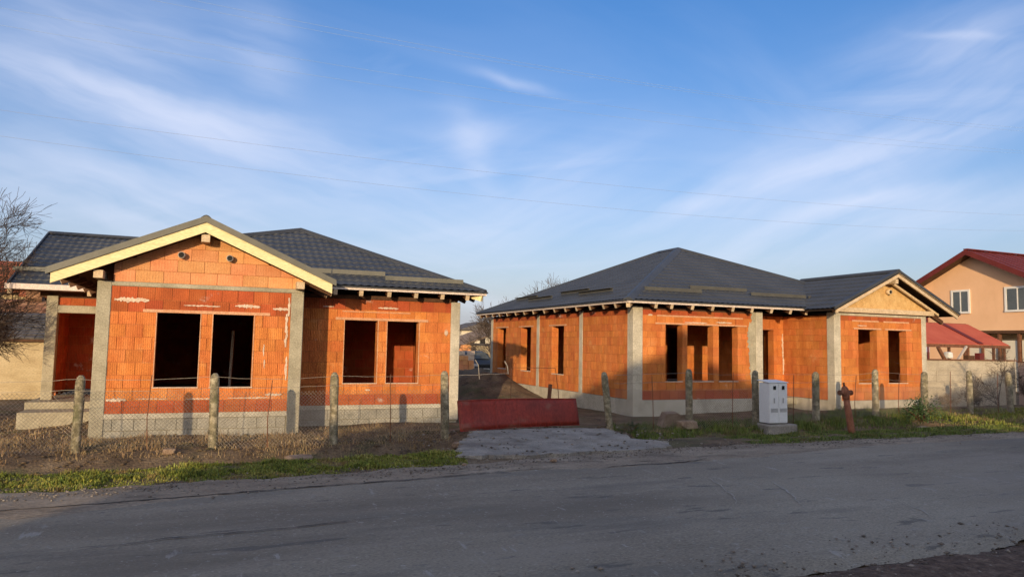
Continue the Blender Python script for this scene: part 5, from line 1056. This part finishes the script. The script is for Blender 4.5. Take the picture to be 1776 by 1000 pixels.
# ------------------------------------------------------------------ overhead lines
M['cable'] = mat('cable', [(0.3, (0.22,0.25,0.31)), (0.7, (0.26,0.29,0.35))], 4, 0.6, 0, 30)
def ray_at(px, py, Y):
    d = R@np.array([(px-888)/F_PX, (py-500)/F_PX, 1.0]); t_ = Y/d[1]; return d[0]*t_, EYE+d[2]*t_
WIRES = [((0,236),(888,345),(1776,400),9.9,'lowest'), ((0,191),(888,303),(1776,373),10.2,'second lowest'), ((0,44),(888,180),(1776,266),9.6,'third lowest'), ((0,14),(888,160),(1776,262),10.4,'fourth lowest'), ((330,0),(888,106),(1776,222),9.8,'second highest'), ((260,0),(888,112),(1776,228),10.1,'highest')]
M['cable_pale'] = mat('aluminium_cable', [(0.3, (0.26,0.36,0.50)), (0.7, (0.30,0.40,0.54))], 4, 0.5, 0, 30)
XA, XB = -14.0, 34.0; ends = []
for a, b, c, Y, nm in WIRES:
    P3 = [ray_at(*p, Y) for p in (a, b, c)]; co_ = np.polyfit([p[0] for p in P3], [p[1] for p in P3], 2)
    zf = lambda x: float(np.polyval(co_, x)); n = 40
    pts = [(XA+(XB-XA)*i/n, Y, zf(XA+(XB-XA)*i/n)) for i in range(n+1)]
    tag(MB().tube(pts, 0.0017, 4).build('overhead_wire', M['cable' if 'lowest' in nm and nm[:5] in ('lowes','secon') else 'cable_pale'], None), nm+' of the overhead wires crossing the sky', 'wire', 'overhead wires'); ends.append((zf(XA), zf(XB)))
for k, (x, nm) in enumerate(((XA, 'left'), (XB, 'right'))):
    zt = max(e[k] for e in ends)+0.3; t = thing('utility_pole', 'concrete utility pole carrying the overhead wires beyond the '+nm+' edge', 'pole', (x, 10, 0.2), 'utility poles')
    MB().tube([(x, 10, 0), (x, 10, zt)], [0.16, 0.09], 10).build('pole', M['concrete'], t, True)
    for zz in sorted({round(e[k], 1) for e in ends}): MB().box(x-.04, x+.04, 9.5, 10.5, zz-.10, zz-.03).build('crossarm', M['rust'], t)

# ------------------------------------------------------------------ street side behind the photographer: houses whose shade falls on the scene
def street_house(label, x0, x1, y0, y1, ze, apex, m, door_x):
    t = thing('street_house', label, 'house', ((x0+x1)/2, y0, 0.3), 'houses across the street')
    MB().box(x0+.25, x1-.25, y1+.3, y0-.3, 0, ze).build('wall', M[m], t)
    mb = MB(); c = [(x0,y0,ze), (x1,y0,ze), (x1,y1,ze), (x0,y1,ze)]; A_ = apex
    for p, q in zip(c, c[1:]+c[:1]): mb.prism([p, q, A_], (0,0,-0.001))
    mb.v += c; k = len(mb.v); mb.f.append((k-4, k-3, k-2, k-1)); mb.build('roof', M['oldtile'], t)
    for x in (x0+1.6, (x0+x1)/2, x1-2.6):
        f = MB().box(x, x+1.1, y0-.30, y0-.24, 1.4, 2.8).build('window', M['white'], t); MB().box(x+.1, x+1.0, y0-.24, y0-.22, 1.5, 2.7).build('pane', M['pane'], f)
    MB().box(door_x, door_x+.95, y0-.30, y0-.24, 0.3, 2.4).build('door', M['timber_dk'], t); return t
sh = street_house('plain rendered house across the street casting its roof shadow on the right house', -11.65, 2.0, -9, -15, 4.5, (-4.7, -12, 7.25), 'oldwall', -2.5)
MB().box(-5.0, -4.4, -12.3, -11.7, 6.6, 7.75).build('chimney', M['oldtile'], sh)
street_house('second house across the street beyond the right edge', 5.2, 24, -9, -15, 4.6, (11.2, -12, 7.3), 'cream', 8)
t = thing('garage', 'low flat garage between the two houses across the street', 'garage', (3.6, -9.5, 0.3))
MB().box(2.05, 5.15, -14, -9.0, 0, 3.75).build('wall', M['oldwall'], t); MB().box(2.02, 5.18, -14.1, -8.9, 3.755, 3.88).build('roof', M['greytile'], t); MB().box(2.5, 4.7, -8.99, -8.94, 0.35, 2.5).build('door', M['timber_dk'], t)
